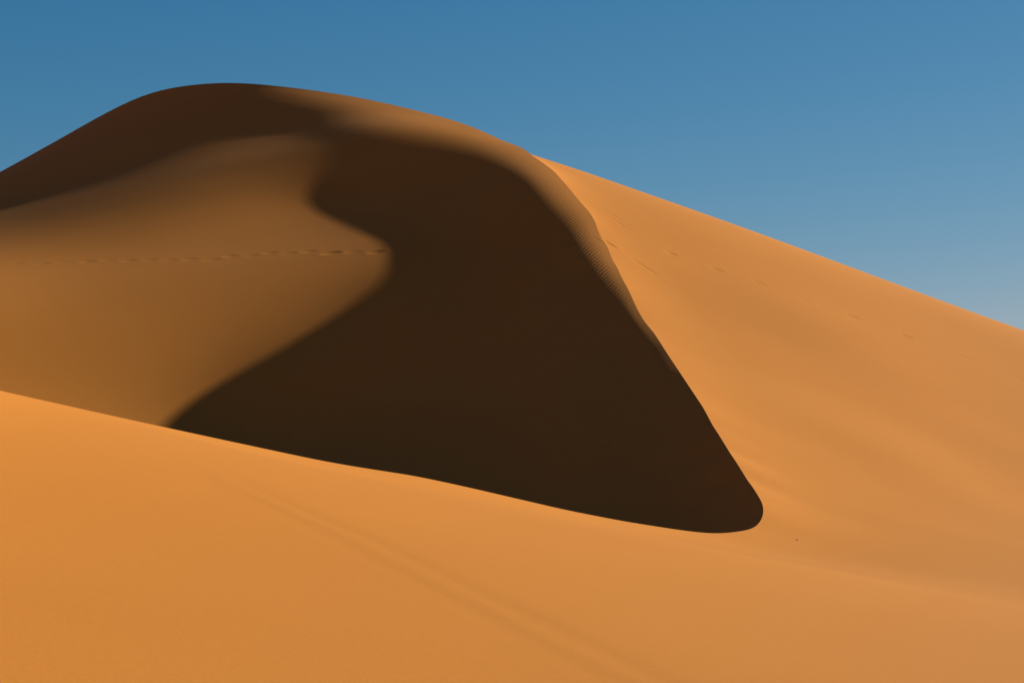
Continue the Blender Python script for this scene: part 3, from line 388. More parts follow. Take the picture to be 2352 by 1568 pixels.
CA = unpack([
1076, -2, -2, -2, -1, -2, -2, -1, -1, -1, 0, 1, 1, 2, 4, 5, 7, 9, 13, 16, 23, 32, 42, 45,
47, 45, 41, 22, -14, -64, -108, -124, -155, -169, -182, -186, -185, -190, -243, -288, -258, -185, -86, 99, 327, 366, 309, 568,
391, 564, 600, 682, 672, 760, 780, 874, 988, 1068, 1140, 1253, 1280, 1289, 1275, 1253, 1320, 1420, 1333, 1131, 1432, 1308, 1443, 1179,
777, -777, -2085, -969, -3591, -2607, -2294, -399, -649, -655, -702, -715, -742, -732, -684, -726, -784, -836, -940, -1248, -1251, -1228, -1322, -2,
-1, -2, -2, -2, -1, -2, -1, 0, 0, 1, 1, 2, 4, 6, 7, 10, 12, 18, 22, 32, 42, 46, 47, 46,
42, 26, -7, -52, -93, -114, -152, -171, -184, -189, -186, -193, -242, -282, -251, -180, -83, 94, 310, 354, 317, 558, 395, 570,
586, 685, 686, 749, 786, 872, 968, 1067, 1153, 1236, 1280, 1295, 1252, 1242, 1309, 1415, 1330, 1124, 1398, 1303, 1458, 1236, 904, -757,
-2072, -980, -3433, -2604, -2328, -516, -684, -667, -709, -724, -756, -779, -810, -836, -869, -892, -972, -1257, -1254, -1229, -926, -2, -2, -2,
-2, -2, -1, -1, -1, -1, 0, 1, 2, 3, 4, 5, 8, 10, 13, 18, 23, 32, 42, 45, 48, 47, 43, 29,
1, -39, -78, -104, -150, -173, -187, -190, -188, -195, -243, -275, -244, -175, -80, 89, 292, 343, 325, 547, 401, 575, 571, 689,
701, 737, 791, 871, 947, 1066, 1167, 1220, 1280, 1300, 1230, 1231, 1298, 1410, 1325, 1119, 1362, 1300, 1473, 1292, 1031, -738, -2057, -992,
-3274, -2602, -2361, -635, -718, -680, -714, -734, -770, -826, -935, -946, -954, -950, -1004, -1265, -1257, -1230, -531, -2, -2, -2, -2, -1,
-2, -1, -1, 0, 0, 1, 2, 3, 4, 6, 8, 10, 14, 18, 24, 32, 41, 45, 48, 49, 44, 31, 9, -24,
-59, -98, -148, -176, -190, -192, -188, -198, -245, -268, -236, -170, -76, 84, 273, 331, 333, 532, 408, 577, 560, 693, 714, 728,
796, 869, 927, 1063, 1179, 1207, 1283, 1306, 1206, 1221, 1286, 1405, 1319, 1114, 1327, 1296, 1489, 1342, 1152, -705, -2034, -1008, -3118, -2603,
-2393, -755, -752, -691, -721, -743, -784, -873, -1061, -1056, -1039, -1006, -1036, -1274, -1260, -1231, -136, -2, -2, -2, -2, -1, -2, -1,
-1, 0, 0, 2, 2, 3, 4, 6, 9, 11, 14, 18, 25, 32, 40, 45, 49, 49, 46, 34, 16, -5, -39, -96,
-148, -179, -193, -194, -188, -203, -245, -259, -229, -164, -73, 78, 254, 318, 339, 517, 415, 574, 553, 696, 725, 722, 798, 867,
913, 1057, 1188, 1198, 1288, 1311, 1185, 1211, 1273, 1400, 1309, 1109, 1294, 1293, 1505, 1384, 1263, -651, -1994, -1032, -2971, -2605, -2427, -874,
-785, -703, -727, -751, -797, -922, -1187, -1166, -1124, -1063, -1068, -1282, -1263, -1232, 259, -2, -2, -2, -2, -1, -2, -1, 0, -1,
1, 1, 2, 4, 4, 7, 9, 11, 15, 18, 25, 32, 39, 45, 49, 51, 47, 37, 26, 11, -23, -91, -148, -182,
-195, -197, -190, -207, -243, -251, -220, -160, -69, 73, 234, 304, 342, 500, 421, 568, 550, 699, 733, 721, 796, 866, 902, 1047,
1196, 1192, 1292, 1315, 1173, 1201, 1260, 1392, 1298, 1103, 1261, 1293, 1520, 1417, 1368, -572, -1938, -1066, -2835, -2610, -2463, -993, -815, -714,
-734, -758, -807, -972, -1317, -1276, -1208, -1119, -1100, -1291, -1266, -1233, 654, -2, -2, -2, -1, -2, -2, -1, 0, 0, 0, 1,
3, 3, 5, 7, 9, 12, 15, 19, 25, 31, 39, 45, 49, 51, 50, 42, 36, 24, -14, -83, -146, -185, -199, -199,
-194, -210, -238, -241, -213, -154, -66, 66, 213, 290, 344, 481, 425, 556, 550, 703, 741, 722, 791, 867, 894, 1034, 1202, 1192,
1291, 1317, 1173, 1191, 1247, 1381, 1286, 1095, 1226, 1292, 1538, 1442, 1469, -463, -1869, -1107, -2711, -2624, -2502, -1109, -842, -726, -739, -766,
-815, -1025, -1446, -1385, -1293, -1176, -1132, -1298, -1269, -1234, 1049, -2, -2, -2, -2, -1, -2, -1, -1, 0, 1, 1, 3, 4,
5, 7, 9, 12, 15, 20, 24, 31, 38, 44, 49, 52, 52, 50, 45, 29, -11, -76, -140, -184, -200, -202, -199, -211,
-233, -231, -204, -148, -63, 59, 191, 275, 342, 461, 425, 540, 551, 709, 748, 725, 784, 871, 890, 1024, 1203, 1189, 1289, 1318,
1177, 1186, 1238, 1366, 1270, 1077, 1193, 1289, 1552, 1464, 1562, -336, -1778, -1146, -2591, -2643, -2541, -1225, -872, -740, -748, -775, -825, -1077,
-1565, -1491, -1378, -1232, -1163, -1306, -1273, -1234, 1444, -2, -2, -2, -2, -2, -1, -2, 0, 0, 0, 2, 2, 4, 6, 7,
9, 13, 15, 19, 24, 30, 36, 43, 49, 52, 54, 53, 50, 31, -9, -70, -130, -180, -200, -204, -204, -212, -226, -221,
-194, -142, -58, 50, 167, 259, 338, 439, 419, 521, 553, 713, 756, 731, 779, 874, 891, 1017, 1196, 1183, 1286, 1318, 1186, 1186,
1239, 1343, 1247, 1044, 1157, 1279, 1565, 1488, 1645, -200, -1656, -1183, -2471, -2650, -2575, -1348, -914, -760, -759, -786, -840, -1122, -1669, -1594,
-1462, -1288, -1194, -1314, -1275, -1235, 1839, -3, -2, -2, -2, -2, -2, -1, -1, 0, 1, 1, 3, 4, 5, 7, 10, 12,
15, 19, 23, 27, 34, 40, 48, 50, 54, 54, 49, 32, -7, -61, -121, -176, -197, -205, -207, -212, -217, -210, -185, -136,
-54, 42, 146, 241, 327, 413, 407, 495, 557, 718, 761, 738, 780, 878, 893, 1015, 1178, 1166, 1289, 1319, 1203, 1192, 1239, 1312,
1230, 1026, 1110, 1228, 1566, 1528, 1725, -58, -1499, -1220, -2347, -2641, -2606, -1482, -972, -789, -774, -801, -856, -1156, -1754, -1691, -1545, -1343,
-1225, -1320, -1278, -1235, 2232, -2, -3, -2, -3, -2, -2, -1, -1, -1, 1, 1, 3, 4, 5, 7, 9, 12, 15, 17,
21, 24, 29, 36, 43, 48, 50, 50, 44, 30, -5, -55, -114, -165, -191, -204, -207, -208, -208, -198, -175, -129, -53, 33,
127, 221, 310, 379, 389, 477, 563, 709, 758, 744, 789, 881, 898, 1023, 1159, 1153, 1281, 1320, 1223, 1199, 1233, 1282, 1230, 1025,
1087, 1139, 1493, 1591, 1819, 76, -1307, -1251, -2215, -2617, -2641, -1635, -1051, -829, -797, -820, -869, -1168, -1812, -1779, -1627, -1396, -1255, -1325,
-1280, -1236, 2625, -3, -3, -3, -3, -2, -3, -1, -2, -1, 1, 1, 2, 3, 5, 7, 8, 11, 13, 16, 18, 21,
23, 28, 36, 39, 42, 41, 36, 23, -5, -50, -104, -151, -182, -201, -204, -201, -194, -185, -163, -119, -54, 18, 106, 203,
285, 335, 371, 467, 565, 679, 746, 742, 811, 882, 909, 1043, 1145, 1144, 1257, 1322, 1241, 1206, 1222, 1251, 1247, 1044, 1074, 1033,
1393, 1624, 1887, 246, -1085, -1258, -2075, -2584, -2698, -1812, -1151, -877, -819, -832, -873, -1167, -1844, -1855, -1704, -1448, -1282, -1329, -1280, -1236,
3014, -4, -4, -3, -4, -3, -3, -3, -2, -2, 0, 0, 1, 2, 4, 5, 8, 9, 11, 13, 15, 16, 17, 20,
24, 25, 28, 27, 21, 13, -7, -46, -94, -138, -173, -194, -195, -187, -179, -168, -145, -107, -55, 5, 90, 179, 249, 292,
344, 451, 548, 634, 724, 753, 839, 892, 933, 1049, 1129, 1119, 1228, 1331, 1258, 1215, 1203, 1203, 1274, 1100, 1017, 897, 1350, 1637,
1894, 424, -824, -1210, -1905, -2534, -2749, -1978, -1270, -942, -853, -851, -889, -1175, -1852, -1910, -1779, -1495, -1305, -1330, -1280, -1235, 3399, -6,
-5, -5, -4, -5, -4, -4, -4, -3, -2, -2, 0, 0, 1, 3, 4, 6, 7, 9, 9, 8, 8, 11, 11, 11,
12, 12, 8, -1, -16, -47, -89, -127, -162, -181, -179, -169, -159, -146, -121, -90, -50, 3, 73, 142, 199, 239, 313, 412,
493, 581, 687, 770, 892, 909, 959, 1045, 1113, 1095, 1204, 1320, 1274, 1229, 1178, 1148, 1308, 1171, 938, 758, 1292, 1719, 1810, 573,
-516, -1104, -1718, -2433, -2739, -2125, -1434, -1055, -914, -885, -922, -1186, -1828, -1937, -1844, -1535, -1323, -1325, -1278, -1233, 3773, -7, -7, -6,
-7, -7, -6, -6, -6, -5, -5, -5, -4, -4, -2, -3, -1, -1, -1, 0, -1, -2, -3, -3, -1, -1, -2, -1,
-4, -15, -28, -53, -84, -116, -143, -160, -154, -143, -134, -119, -100, -74, -40, 2, 55, 106, 154, 196, 256, 327, 401, 541,
651, 787, 919, 903, 970, 1033, 1095, 1086, 1204, 1304, 1285, 1235, 1156, 1110, 1302, 1259, 917, 719, 1164, 1750, 1610, 740, -164, -924,
-1517, -2284, -2667, -2267, -1657, -1224, -1012, -946, -968, -1184, -1756, -1922, -1899, -1562, -1330, -1314, -1271, -1229, 4133, -10, -9, -10, -9, -10,
-9, -9, -10, -9, -9, -9, -9, -9, -9, -9, -9, -11, -10, -12, -14, -15, -16, -16, -14, -13, -14, -13, -19, -26,
-37, -55, -76, -96, -116, -127, -124, -117, -108, -97, -81, -59, -33, 1, 38, 77, 114, 153, 201, 258, 345, 473, 593, 733,
833, 860, 971, 1027, 1109, 1102, 1214, 1295, 1284, 1228, 1141, 1099, 1282, 1326, 981, 806, 1123, 1533, 1357, 941, 171, -643, -1288, -2116,
-2577, -2456, -1952, -1440, -1131, -1011, -993, -1151, -1648, -1880, -1944, -1568, -1319, -1294, -1257, -1222, 4472, -13, -13, -13, -13, -13, -13, -14,
-13, -13, -14, -14, -14, -15, -15, -16, -17, -18, -19, -20, -21, -23, -23, -25, -24, -25, -26, -28, -31, -36, -43, -53,
-65, -78, -89, -96, -96, -94, -87, -78, -65, -48, -27, -3, 25, 52, 81, 113, 151, 204, 294, 404, 515, 627, 716, 820,
952, 1024, 1095, 1088, 1193, 1276, 1272, 1215, 1137, 1110, 1250, 1372, 1137, 1002, 1208, 1422, 1066, 824, 358, -366, -941, -1801, -2501, -2648,
-2187, -1625, -1271, -1108, -1059, -1173, -1564, -1832, -1973, -1535, -1284, -1259, -1236, -1209, 4786, -16, -17, -17, -17, -17, -17, -17, -18, -18,
-18, -18, -19, -20, -20, -21, -22, -23, -23, -25, -26, -27, -29, -29, -31, -32, -33, -35, -38, -42, -46, -51, -58, -64,
-70, -74, -74, -73, -69, -62, -52, -40, -24, -7, 12, 31, 53, 79, 111, 158, 243, 339, 440, 540, 639, 747, 858, 934,
987, 1041, 1194, 1259, 1246, 1193, 1135, 1123, 1230, 1415, 1344, 1251, 1345, 1307, 713, 600, 450, -155, -581, -1399, -2265, -2602, -2295, -1840,
-1510, -1306, -1208, -1259, -1517, -1789, -1950, -1433, -1216, -1207, -1205, -1190, 5081, -21, -20, -21, -21, -20, -21, -21, -22, -21, -22, -23,
-22, -24, -23, -25, -25, -26, -27, -28, -28, -30, -31, -33, -33, -35, -36, -39, -40, -43, -45, -48, -52, -54, -57, -58,
-59, -57, -54, -50, -42, -34, -23, -11, 2, 14, 31, 51, 76, 119, 196, 281, 370, 462, 557, 655, 749, 831, 901, 986,
1101, 1163, 1171, 1144, 1115, 1124, 1222, 1431, 1545, 1491, 1466, 1203, 430, 406, 423, 61, -198, -1006, -1883, -2347, -2297, -2092, -1865, -1624,
-1451, -1390, -1500, -1735, -1778, -1264, -1125, -1143, -1162, -1163, 5360, -24, -24, -24, -24, -24, -25, -24, -25, -24, -25, -26, -25, -26,
-27, -27, -27, -28, -29, -30, -30, -31, -32, -33, -35, -35, -37, -38, -39, -41, -42, -44, -46, -46, -48, -48, -47, -46,
-44, -41, -36, -30, -23, -15, -7, 2, 14, 28, 50, 85, 152, 226, 303, 385, 469, 555, 640, 721, 799, 882, 963, 1021,
1050, 1055, 1062, 1098, 1203, 1409, 1652, 1660, 1516, 1148, 585, 423, 395, 331, 111, -665, -1507, -2090, -2343, -2450, -2280, -1943, -1641, -1457,
-1461, -1604, -1569, -1177, -1059, -1080, -1112, -1128, 5630, -26, -27, -27, -27, -27, -26, -27, -28, -27, -27, -28, -28, -28, -28, -29,
-29, -29, -30, -31, -31, -32, -32, -33, -34, -34, -36, -36, -37, -38, -38, -40, -40, -40, -41, -41, -40, -39, -37, -35,
-32, -28, -24, -19, -13, -8, 0, 11, 28, 56, 111, 172, 236, 305, 375, 448, 521, 595, 666, 736, 801, 856, 896, 930,
970, 1036, 1156, 1353, 1643, 1819, 1749, 1457, 834, 449, 426, 395, 192, -379, -1126, -1825, -2362, -2618, -2484, -2154, -1821, -1582, -1490, -1502,
-1413, -1143, -1028, -1031, -1065, -1088, 5897, -29, -28, -29, -29, -29, -29, -29, -29, -29, -30, -29, -30, -29, -30, -30, -30, -31,
-30, -31, -32, -31, -32, -33, -33, -33, -34, -34, -35, -35, -36, -36, -36, -36, -36, -36, -35, -35, -34, -32, -30, -28,
-26, -22, -19, -15, -11, -3, 9, 30, 71, 118, 167, 220, 275, 333, 392, 452, 510, 568, 623, 674, 722, 772, 835, 922,
1054, 1247, 1513, 1781, 2076, 1769, 1091, 625, 520, 398, 152, -299, -906, -1546, -2093, -2409, -2415, -2212, -1940, -1699, -1544, -1453, -1328, -1137,
-1029, -1008, -1029, -1052, 6159, -30, -31, -30, -30, -31, -30, -31, -30, -31, -31, -30, -31, -31, -31, -31, -31, -31, -31, -32,
-31, -32, -32, -32, -33, -32, -33, -33, -34, -33, -34, -33, -34, -34, -34, -33, -34, -32, -33, -31, -30, -30, -28, -26,
-24, -22, -19, -15, -8, 5, 33, 64, 98, 135, 174, 216, 260, 304, 350, 395, 440, 487, 535, 589, 656, 746, 873, 1060,
1343, 1802, 2362, 1772, 1228, 835, 627, 416, 135, -249, -728, -1241, -1703, -2019, -2135, -2077, -1920, -1736, -1573, -1437, -1299, -1151, -1051, -1011,
-1011, -1025, 6402, -31, -32, -32, -31, -32, -31, -32, -32, -31, -32, -32, -31, -32, -32, -32, -32, -31, -32, -33, -32, -32,
-32, -33, -32, -33, -32, -33, -33, -33, -33, -33, -33, -33, -34, -33, -33, -33, -32, -32, -32, -32, -31, -30, -29, -28,
-28, -25, -21, -16, 0, 17, 37, 60, 86, 113, 143, 175, 209, 245, 282, 324, 370, 424, 490, 573, 685, 834, 1035, 1302,
1583, 1864, 1665, 1217, 802, 489, 194, -141, -517, -910, -1275, -1560, -1731, -1783, -1742, -1646, -1528, -1407, -1283, -1167, -1078, -1028, -1010, -1011,
6604, -33, -32, -33, -32, -33, -32, -33, -32, -33, -32, -33, -33, -32, -33, -32, -33, -33, -32, -33, -33, -33, -33, -33,
-33, -33, -33, -33, -33, -34, -33, -33, -34, -34, -33, -34, -34, -33, -34, -34, -34, -33, -34, -33, -33, -33, -33, -32,
-31, -29, -22, -13, -3, 11, 26, 45, 66, 90, 117, 147, 182, 222, 268, 323, 389, 470, 571, 698, 855, 1052, 1293, 1537,
1312, 981, 659, 415, 213, -23, -293, -580, -857, -1099, -1281, -1394, -1439, -1431, -1384, -1315, -1234, -1155, -1086, -1039, -1013, -1004, 6747, -33,
-34, -33, -33, -33, -34, -33, -33, -33, -34, -33, -33, -34, -33, -33, -34, -33, -33, -34, -33, -34, -33, -34, -33, -34,
-34, -33, -34, -34, -34, -34, -34, -34, -34, -35, -34, -34, -35, -34, -35, -35, -34, -35, -35, -35, -34, -35, -33, -33,
-29, -23, -16, -7, 5, 18, 36, 55, 78, 105, 137, 175, 218, 268, 327, 395, 472, 559, 651, 743, 818, 845, 783, 660,
503, 341, 211, 70, -104, -299, -499, -691, -858, -989, -1083, -1136, -1155, -1148, -1123, -1088, -1051, -1021, -999, -989, 6843, -34, -33, -34,
-34, -34, -33, -34, -34, -34, -34, -33, -34, -34, -34, -34, -33, -34, -34, -34, -34, -34, -34, -34, -34, -34, -34, -34,
-34, -34, -34, -34, -34, -35, -34, -34, -35, -34, -34, -35, -34, -35, -34, -35, -34, -34, -34, -34, -32, -32, -27, -22,
-15, -8, 1, 12, 24, 40, 58, 78, 102, 128, 159, 193, 229, 269, 312, 353, 392, 426, 446, 448, 426, 381, 317, 239,
162, 85, -14, -134, -267, -403, -534, -655, -757, -838, -898, -938, -958, -967, -965, -960, -953, -949, 6948, -34, -34, -34, -34, -34,
-34, -34, -34, -34, -35, -34, -34, -34, -34, -34, -34, -34, -34, -34, -35, -34, -34, -34, -34, -34, -35, -34, -34, -34,
-34, -35, -34, -34, -34, -34, -35, -34, -34, -34, -34, -34, -34, -34, -34, -34, -33, -33, -32, -30, -27, -23, -17, -12,
-6, 2, 11, 21, 32, 45, 59, 74, 92, 110, 130, 149, 169, 188, 205, 217, 225, 226, 218, 200, 174, 139, 97, 46,
-16, -88, -170, -259, -351, -442, -530, -610, -680, -740, -787, -823, -849, -867, -877, -881, 7158, -34, -34, -35, -34, -34, -35, -34,
-34, -35, -34, -34, -35, -34, -34, -34, -35, -34, -34, -35, -34, -35, -34, -34, -35, -34, -34, -35, -34, -35, -34, -34,
-35, -34, -35, -34, -35, -34, -35, -35, -34, -35, -34, -35, -34, -34, -35, -34, -34, -33, -32, -30, -27, -25, -21, -17,
-12, -7, -1, 6, 13, 21, 31, 39, 49, 59, 68, 77, 85, 91, 94, 94, 91, 83, 69, 51, 26, -5, -44, -88,
-141, -199, -262, -328, -396, -463, -528, -589, -645, -694, -734, -768, -793, -806,
], 1e-3)            # spline heights, windward side
CB = unpack([
485, 34, 34, 34, 34, 34, 34, 34, 34, 34, 34, 34, 34, 34, 35, 34, 35, 36, 35, 36, 35, 38, 42, 44,
46, 48, 44, 29, -5, -49, -91, -127, -153, -169, -185, -191, -177, -200, -233, -295, -250, -180, -87, 91, 327, 369, 278, 592,
348, 565, 535, 705, 632, 767, 744, 863, 961, 1035, 1133, 1238, 1274, 1297, 1255, 1257, 1297, 1424, 1344, 1124, 1412, 1315, 1484, 1265,
974, -712, -2083, -970, -3464, -2592, -2409, -548, -673, -675, -699, -720, -756, -784, -813, -843, -874, -907, -923, -720, -655, -629, -3237, 34,
34, 34, 34, 34, 34, 34, 34, 34, 34, 34, 35, 34, 35, 35, 35, 36, 37, 37, 38, 40, 44, 44, 46, 47,
42, 27, -5, -48, -91, -126, -152, -168, -184, -191, -179, -201, -234, -290, -249, -178, -84, 88, 315, 366, 292, 585, 373, 585,
575, 695, 677, 759, 778, 879, 963, 1068, 1155, 1232, 1286, 1288, 1257, 1238, 1311, 1415, 1328, 1125, 1397, 1306, 1456, 1236, 906, -762,
-2068, -981, -3432, -2606, -2325, -520, -682, -667, -709, -725, -755, -780, -808, -837, -867, -900, -914, -717, -654, -629, -3395, 34, 34, 34,
34, 33, 34, 35, 34, 34, 34, 34, 35, 34, 35, 35, 36, 37, 38, 39, 40, 43, 44, 45, 46, 46, 41, 25,
-6, -48, -90, -124, -151, -168, -183, -191, -181, -202, -235, -286, -246, -177, -82, 86, 303, 362, 308, 576, 399, 605, 614, 687,
719, 739, 814, 893, 969, 1100, 1181, 1226, 1297, 1282, 1261, 1220, 1326, 1406, 1313, 1127, 1381, 1296, 1429, 1207, 838, -811, -2055, -991,
-3400, -2621, -2239, -492, -691, -660, -718, -730, -754, -776, -804, -831, -860, -892, -905, -716, -652, -628, -3555, 34, 34, 34, 34, 34,
34, 34, 34, 34, 34, 35, 34, 35, 35, 36, 36, 38, 38, 41, 44, 45, 45, 45, 46, 45, 39, 24, -7, -48,
-88, -124, -149, -168, -183, -189, -183, -205, -235, -281, -245, -176, -79, 84, 291, 357, 325, 565, 426, 621, 648, 681, 739, 720,
838, 899, 987, 1133, 1213, 1223, 1315, 1282, 1264, 1207, 1344, 1406, 1296, 1127, 1367, 1284, 1401, 1177, 766, -864, -2036, -1004, -3366, -2632,
-2151, -468, -700, -650, -727, -734, -753, -772, -799, -825, -854, -884, -896, -713, -651, -628, -3714, 34, 34, 34, 34, 34, 34, 34,
34, 35, 34, 34, 35, 35, 35, 36, 37, 38, 39, 42, 46, 48, 45, 45, 46, 44, 38, 22, -8, -48, -87, -122,
-149, -166, -183, -189, -185, -206, -236, -276, -243, -174, -76, 83, 278, 352, 343, 553, 452, 634, 675, 681, 751, 711, 842, 901,
1012, 1152, 1243, 1222, 1341, 1292, 1264, 1201, 1367, 1414, 1279, 1122, 1353, 1271, 1369, 1148, 690, -920, -2015, -1016, -3333, -2639, -2056, -447,
-708, -638, -733, -739, -750, -769, -794, -819, -847, -876, -887, -711, -650, -627, -3874, 34, 34, 34, 34, 34, 34, 34, 35, 34,
34, 35, 34, 36, 35, 36, 37, 38, 40, 43, 46, 48, 46, 45, 45, 42, 36, 20, -10, -46, -86, -120, -148, -166,
-181, -189, -188, -207, -237, -270, -240, -172, -71, 83, 267, 347, 358, 542, 477, 643, 695, 686, 758, 708, 844, 906, 1030, 1141,
1266, 1224, 1381, 1301, 1267, 1207, 1394, 1438, 1264, 1112, 1336, 1256, 1335, 1120, 611, -980, -1994, -1031, -3300, -2640, -1953, -428, -716, -625,
-734, -742, -749, -765, -789, -813, -840, -869, -877, -709, -649, -627, -4033, 34, 34, 34, 34, 34, 34, 35, 34, 34, 35, 34,
35, 35, 35, 36, 37, 38, 40, 42, 45, 46, 44, 45, 44, 40, 34, 17, -11, -46, -84, -119, -145, -165, -180, -188,
-191, -209, -237, -263, -236, -169, -66, 86, 257, 342, 373, 530, 498, 649, 710, 692, 761, 711, 844, 913, 1046, 1128, 1272, 1214,
1418, 1299, 1273, 1240, 1430, 1479, 1251, 1100, 1310, 1237, 1300, 1092, 528, -1039, -1970, -1053, -3271, -2633, -1840, -409, -722, -609, -731, -744,
-748, -761, -783, -808, -834, -861, -868, -706, -648, -627, -4192, 34, 34, 34, 34, 34, 34, 35, 34, 34, 35, 34, 35, 35,
35, 36, 37, 37, 38, 40, 40, 41, 42, 43, 42, 39, 31, 15, -12, -47, -82, -116, -144, -163, -179, -188, -193, -210,
-236, -257, -232, -164, -59, 93, 251, 336, 383, 517, 516, 652, 717, 699, 759, 721, 843, 921, 1062, 1127, 1269, 1210, 1425, 1283,
1281, 1280, 1482, 1540, 1240, 1082, 1270, 1218, 1274, 1056, 431, -1099, -1936, -1079, -3241, -2604, -1721, -401, -722, -588, -726, -744, -745, -758,
-778, -802, -827, -853, -859, -705, -646, -626, -4352, 34, 34, 34, 34, 34, 34, 34, 35, 34, 34, 35, 35, 34, 36, 35,
36, 36, 37, 36, 37, 37, 39, 41, 39, 36, 28, 11, -14, -46, -81, -113, -141, -161, -177, -187, -195, -211, -234, -249,
-224, -158, -52, 97, 241, 327, 388, 502, 527, 651, 718, 705, 754, 732, 844, 932, 1078, 1136, 1262, 1213, 1421, 1274, 1283, 1295,
1545, 1620, 1229, 1060, 1220, 1199, 1260, 1009, 318, -1167, -1900, -1092, -3200, -2563, -1594, -404, -718, -558, -716, -743, -743, -753, -773, -796,
-820, -846, -849, -703, -645, -625, -4512, 34, 34, 34, 34, 34, 34, 34, 34, 34, 35, 34, 35, 34, 35, 35, 35, 35,
35, 34, 34, 34, 37, 37, 36, 32, 22, 7, -16, -47, -78, -109, -137, -157, -174, -186, -196, -211, -230, -238, -213, -149,
-45, 94, 226, 310, 380, 482, 531, 643, 712, 709, 749, 744, 845, 946, 1094, 1153, 1255, 1223, 1407, 1271, 1288, 1309, 1597, 1708,
1216, 1028, 1169, 1191, 1254, 950, 189, -1245, -1873, -1096, -3145, -2510, -1452, -413, -712, -519, -691, -739, -739, -750, -768, -790, -813, -837,
-840, -701, -644, -625, -4672, 34, 34, 34, 34, 34, 34, 34, 34, 34, 34, 34, 35, 34, 34, 34, 34, 34, 33, 33,
32, 33, 33, 33, 31, 27, 17, 2, -20, -46, -76, -105, -131, -153, -170, -183, -195, -209, -222, -226, -199, -137, -39, 87,
203, 283, 349, 452, 527, 627, 698, 710, 740, 752, 850, 963, 1111, 1179, 1250, 1242, 1384, 1272, 1306, 1330, 1639, 1786, 1211, 977,
1114, 1206, 1240, 866, 43, -1297, -1833, -1136, -3089, -2440, -1285, -409, -697, -473, -654, -730, -735, -744, -763, -784, -806, -830, -829, -699,
-644, -624, -4834, 34, 34, 34, 34, 34, 34, 34, 34, 34, 33, 34, 34, 34, 33, 34, 33, 32, 32, 31, 31, 31,
29, 29, 26, 21, 11, -4, -22, -47, -73, -100, -124, -147, -164, -178, -191, -203, -212, -210, -182, -124, -34, 75, 178, 253,
318, 421, 509, 604, 673, 698, 727, 755, 855, 988, 1142, 1217, 1249, 1269, 1356, 1257, 1302, 1357, 1695, 1803, 1194, 935, 1083, 1252,
1196, 747, -130, -1332, -1769, -1197, -3030, -2296, -1119, -421, -650, -425, -618, -715, -728, -739, -757, -777, -800, -821, -820, -697, -643, -623,
-4997, 34, 34, 34, 34, 33, 34, 34, 34, 33, 34, 33, 34, 33, 33, 32, 32, 32, 30, 30, 29, 28, 26, 24,
21, 14, 5, -9, -26, -46, -70, -94, -117, -138, -155, -171, -183, -192, -197, -190, -163, -109, -31, 62, 152, 224, 294, 387,
480, 569, 636, 670, 704, 753, 858, 1017, 1185, 1268, 1258, 1307, 1332, 1219, 1265, 1378, 1777, 1754, 1133, 928, 1106, 1300, 1141, 596,
-341, -1391, -1714, -1197, -2931, -2120, -970, -452, -581, -364, -574, -692, -718, -732, -751, -770, -793, -813, -808, -696, -642, -623, -5162, 34,
33, 34, 34, 33, 34, 34, 33, 34, 33, 33, 33, 32, 32, 32, 31, 30, 29, 28, 27, 25, 23, 19, 15, 8,
-1, -13, -28, -46, -65, -87, -108, -127, -144, -158, -169, -177, -177, -167, -139, -94, -27, 50, 128, 197, 266, 352, 438, 521,
584, 624, 663, 735, 860, 1045, 1233, 1315, 1298, 1376, 1318, 1157, 1206, 1385, 1875, 1670, 1048, 972, 1129, 1303, 1046, 399, -540, -1454,
-1698, -1164, -2786, -1929, -801, -457, -510, -282, -513, -661, -703, -722, -743, -763, -785, -804, -797, -694, -642, -622, -5332, 33, 34, 34,
33, 34, 33, 34, 33, 33, 33, 33, 32, 32, 31, 31, 30, 28, 28, 26, 25, 22, 19, 15, 10, 4, -6, -16,
-28, -44, -61, -78, -96, -113, -128, -140, -150, -154, -151, -140, -115, -75, -21, 41, 107, 170, 235, 309, 386, 460, 518, 564,
609, 692, 834, 1063, 1279, 1295, 1437, 1527, 1305, 1082, 1139, 1375, 1938, 1596, 991, 998, 1103, 1290, 920, 118, -780, -1472, -1639, -1167,
-2596, -1667, -650, -430, -400, -216, -445, -616, -680, -709, -733, -755, -776, -794, -785, -692, -642, -622, -5508, 34, 34, 33, 34, 33,
34, 33, 33, 33, 32, 33, 31, 32, 30, 30, 29, 27, 27, 24, 22, 20, 16, 12, 7, 0, -7, -16, -27, -40,
-53, -67, -81, -94, -107, -117, -123, -124, -121, -108, -86, -54, -11, 37, 91, 142, 197, 259, 326, 389, 443, 490, 541, 621,
762, 1027, 1415, 1451, 1597, 1563, 1231, 1035, 1153, 1424, 1849, 1430, 965, 987, 1067, 1263, 676, -235, -997, -1512, -1553, -1061, -2330, -1386,
-514, -381, -277, -144, -368, -558, -648, -690, -719, -744, -767, -782, -771, -691, -641, -621, -5694, 34, 34, 34, 33, 34, 34, 33,
33, 33, 33, 32, 31, 31, 30, 30, 28, 27, 25, 23, 21, 18, 15, 11, 6, 1, -6, -13, -22, -32, -41, -52,
-63, -72, -80, -87, -90, -90, -83, -72, -54, -27, 3, 39, 78, 116, 157, 207, 263, 318, 369, 419, 472, 551, 686, 977,
1554, 1729, 1675, 1462, 1149, 1015, 1211, 1499, 1623, 1213, 929, 936, 1030, 1150, 425, -638, -1257, -1530, -1404, -895, -1965, -1100, -386, -274,
-145, -79, -287, -488, -602, -662, -700, -730, -754, -768, -756, -688, -641, -621, -5890, 34, 35, 35, 34, 35, 34, 34, 34, 33,
33, 33, 32, 31, 31, 30, 28, 28, 25, 24, 22, 19, 16, 13, 9, 4, -1, -6, -12, -19, -26, -33, -40, -45,
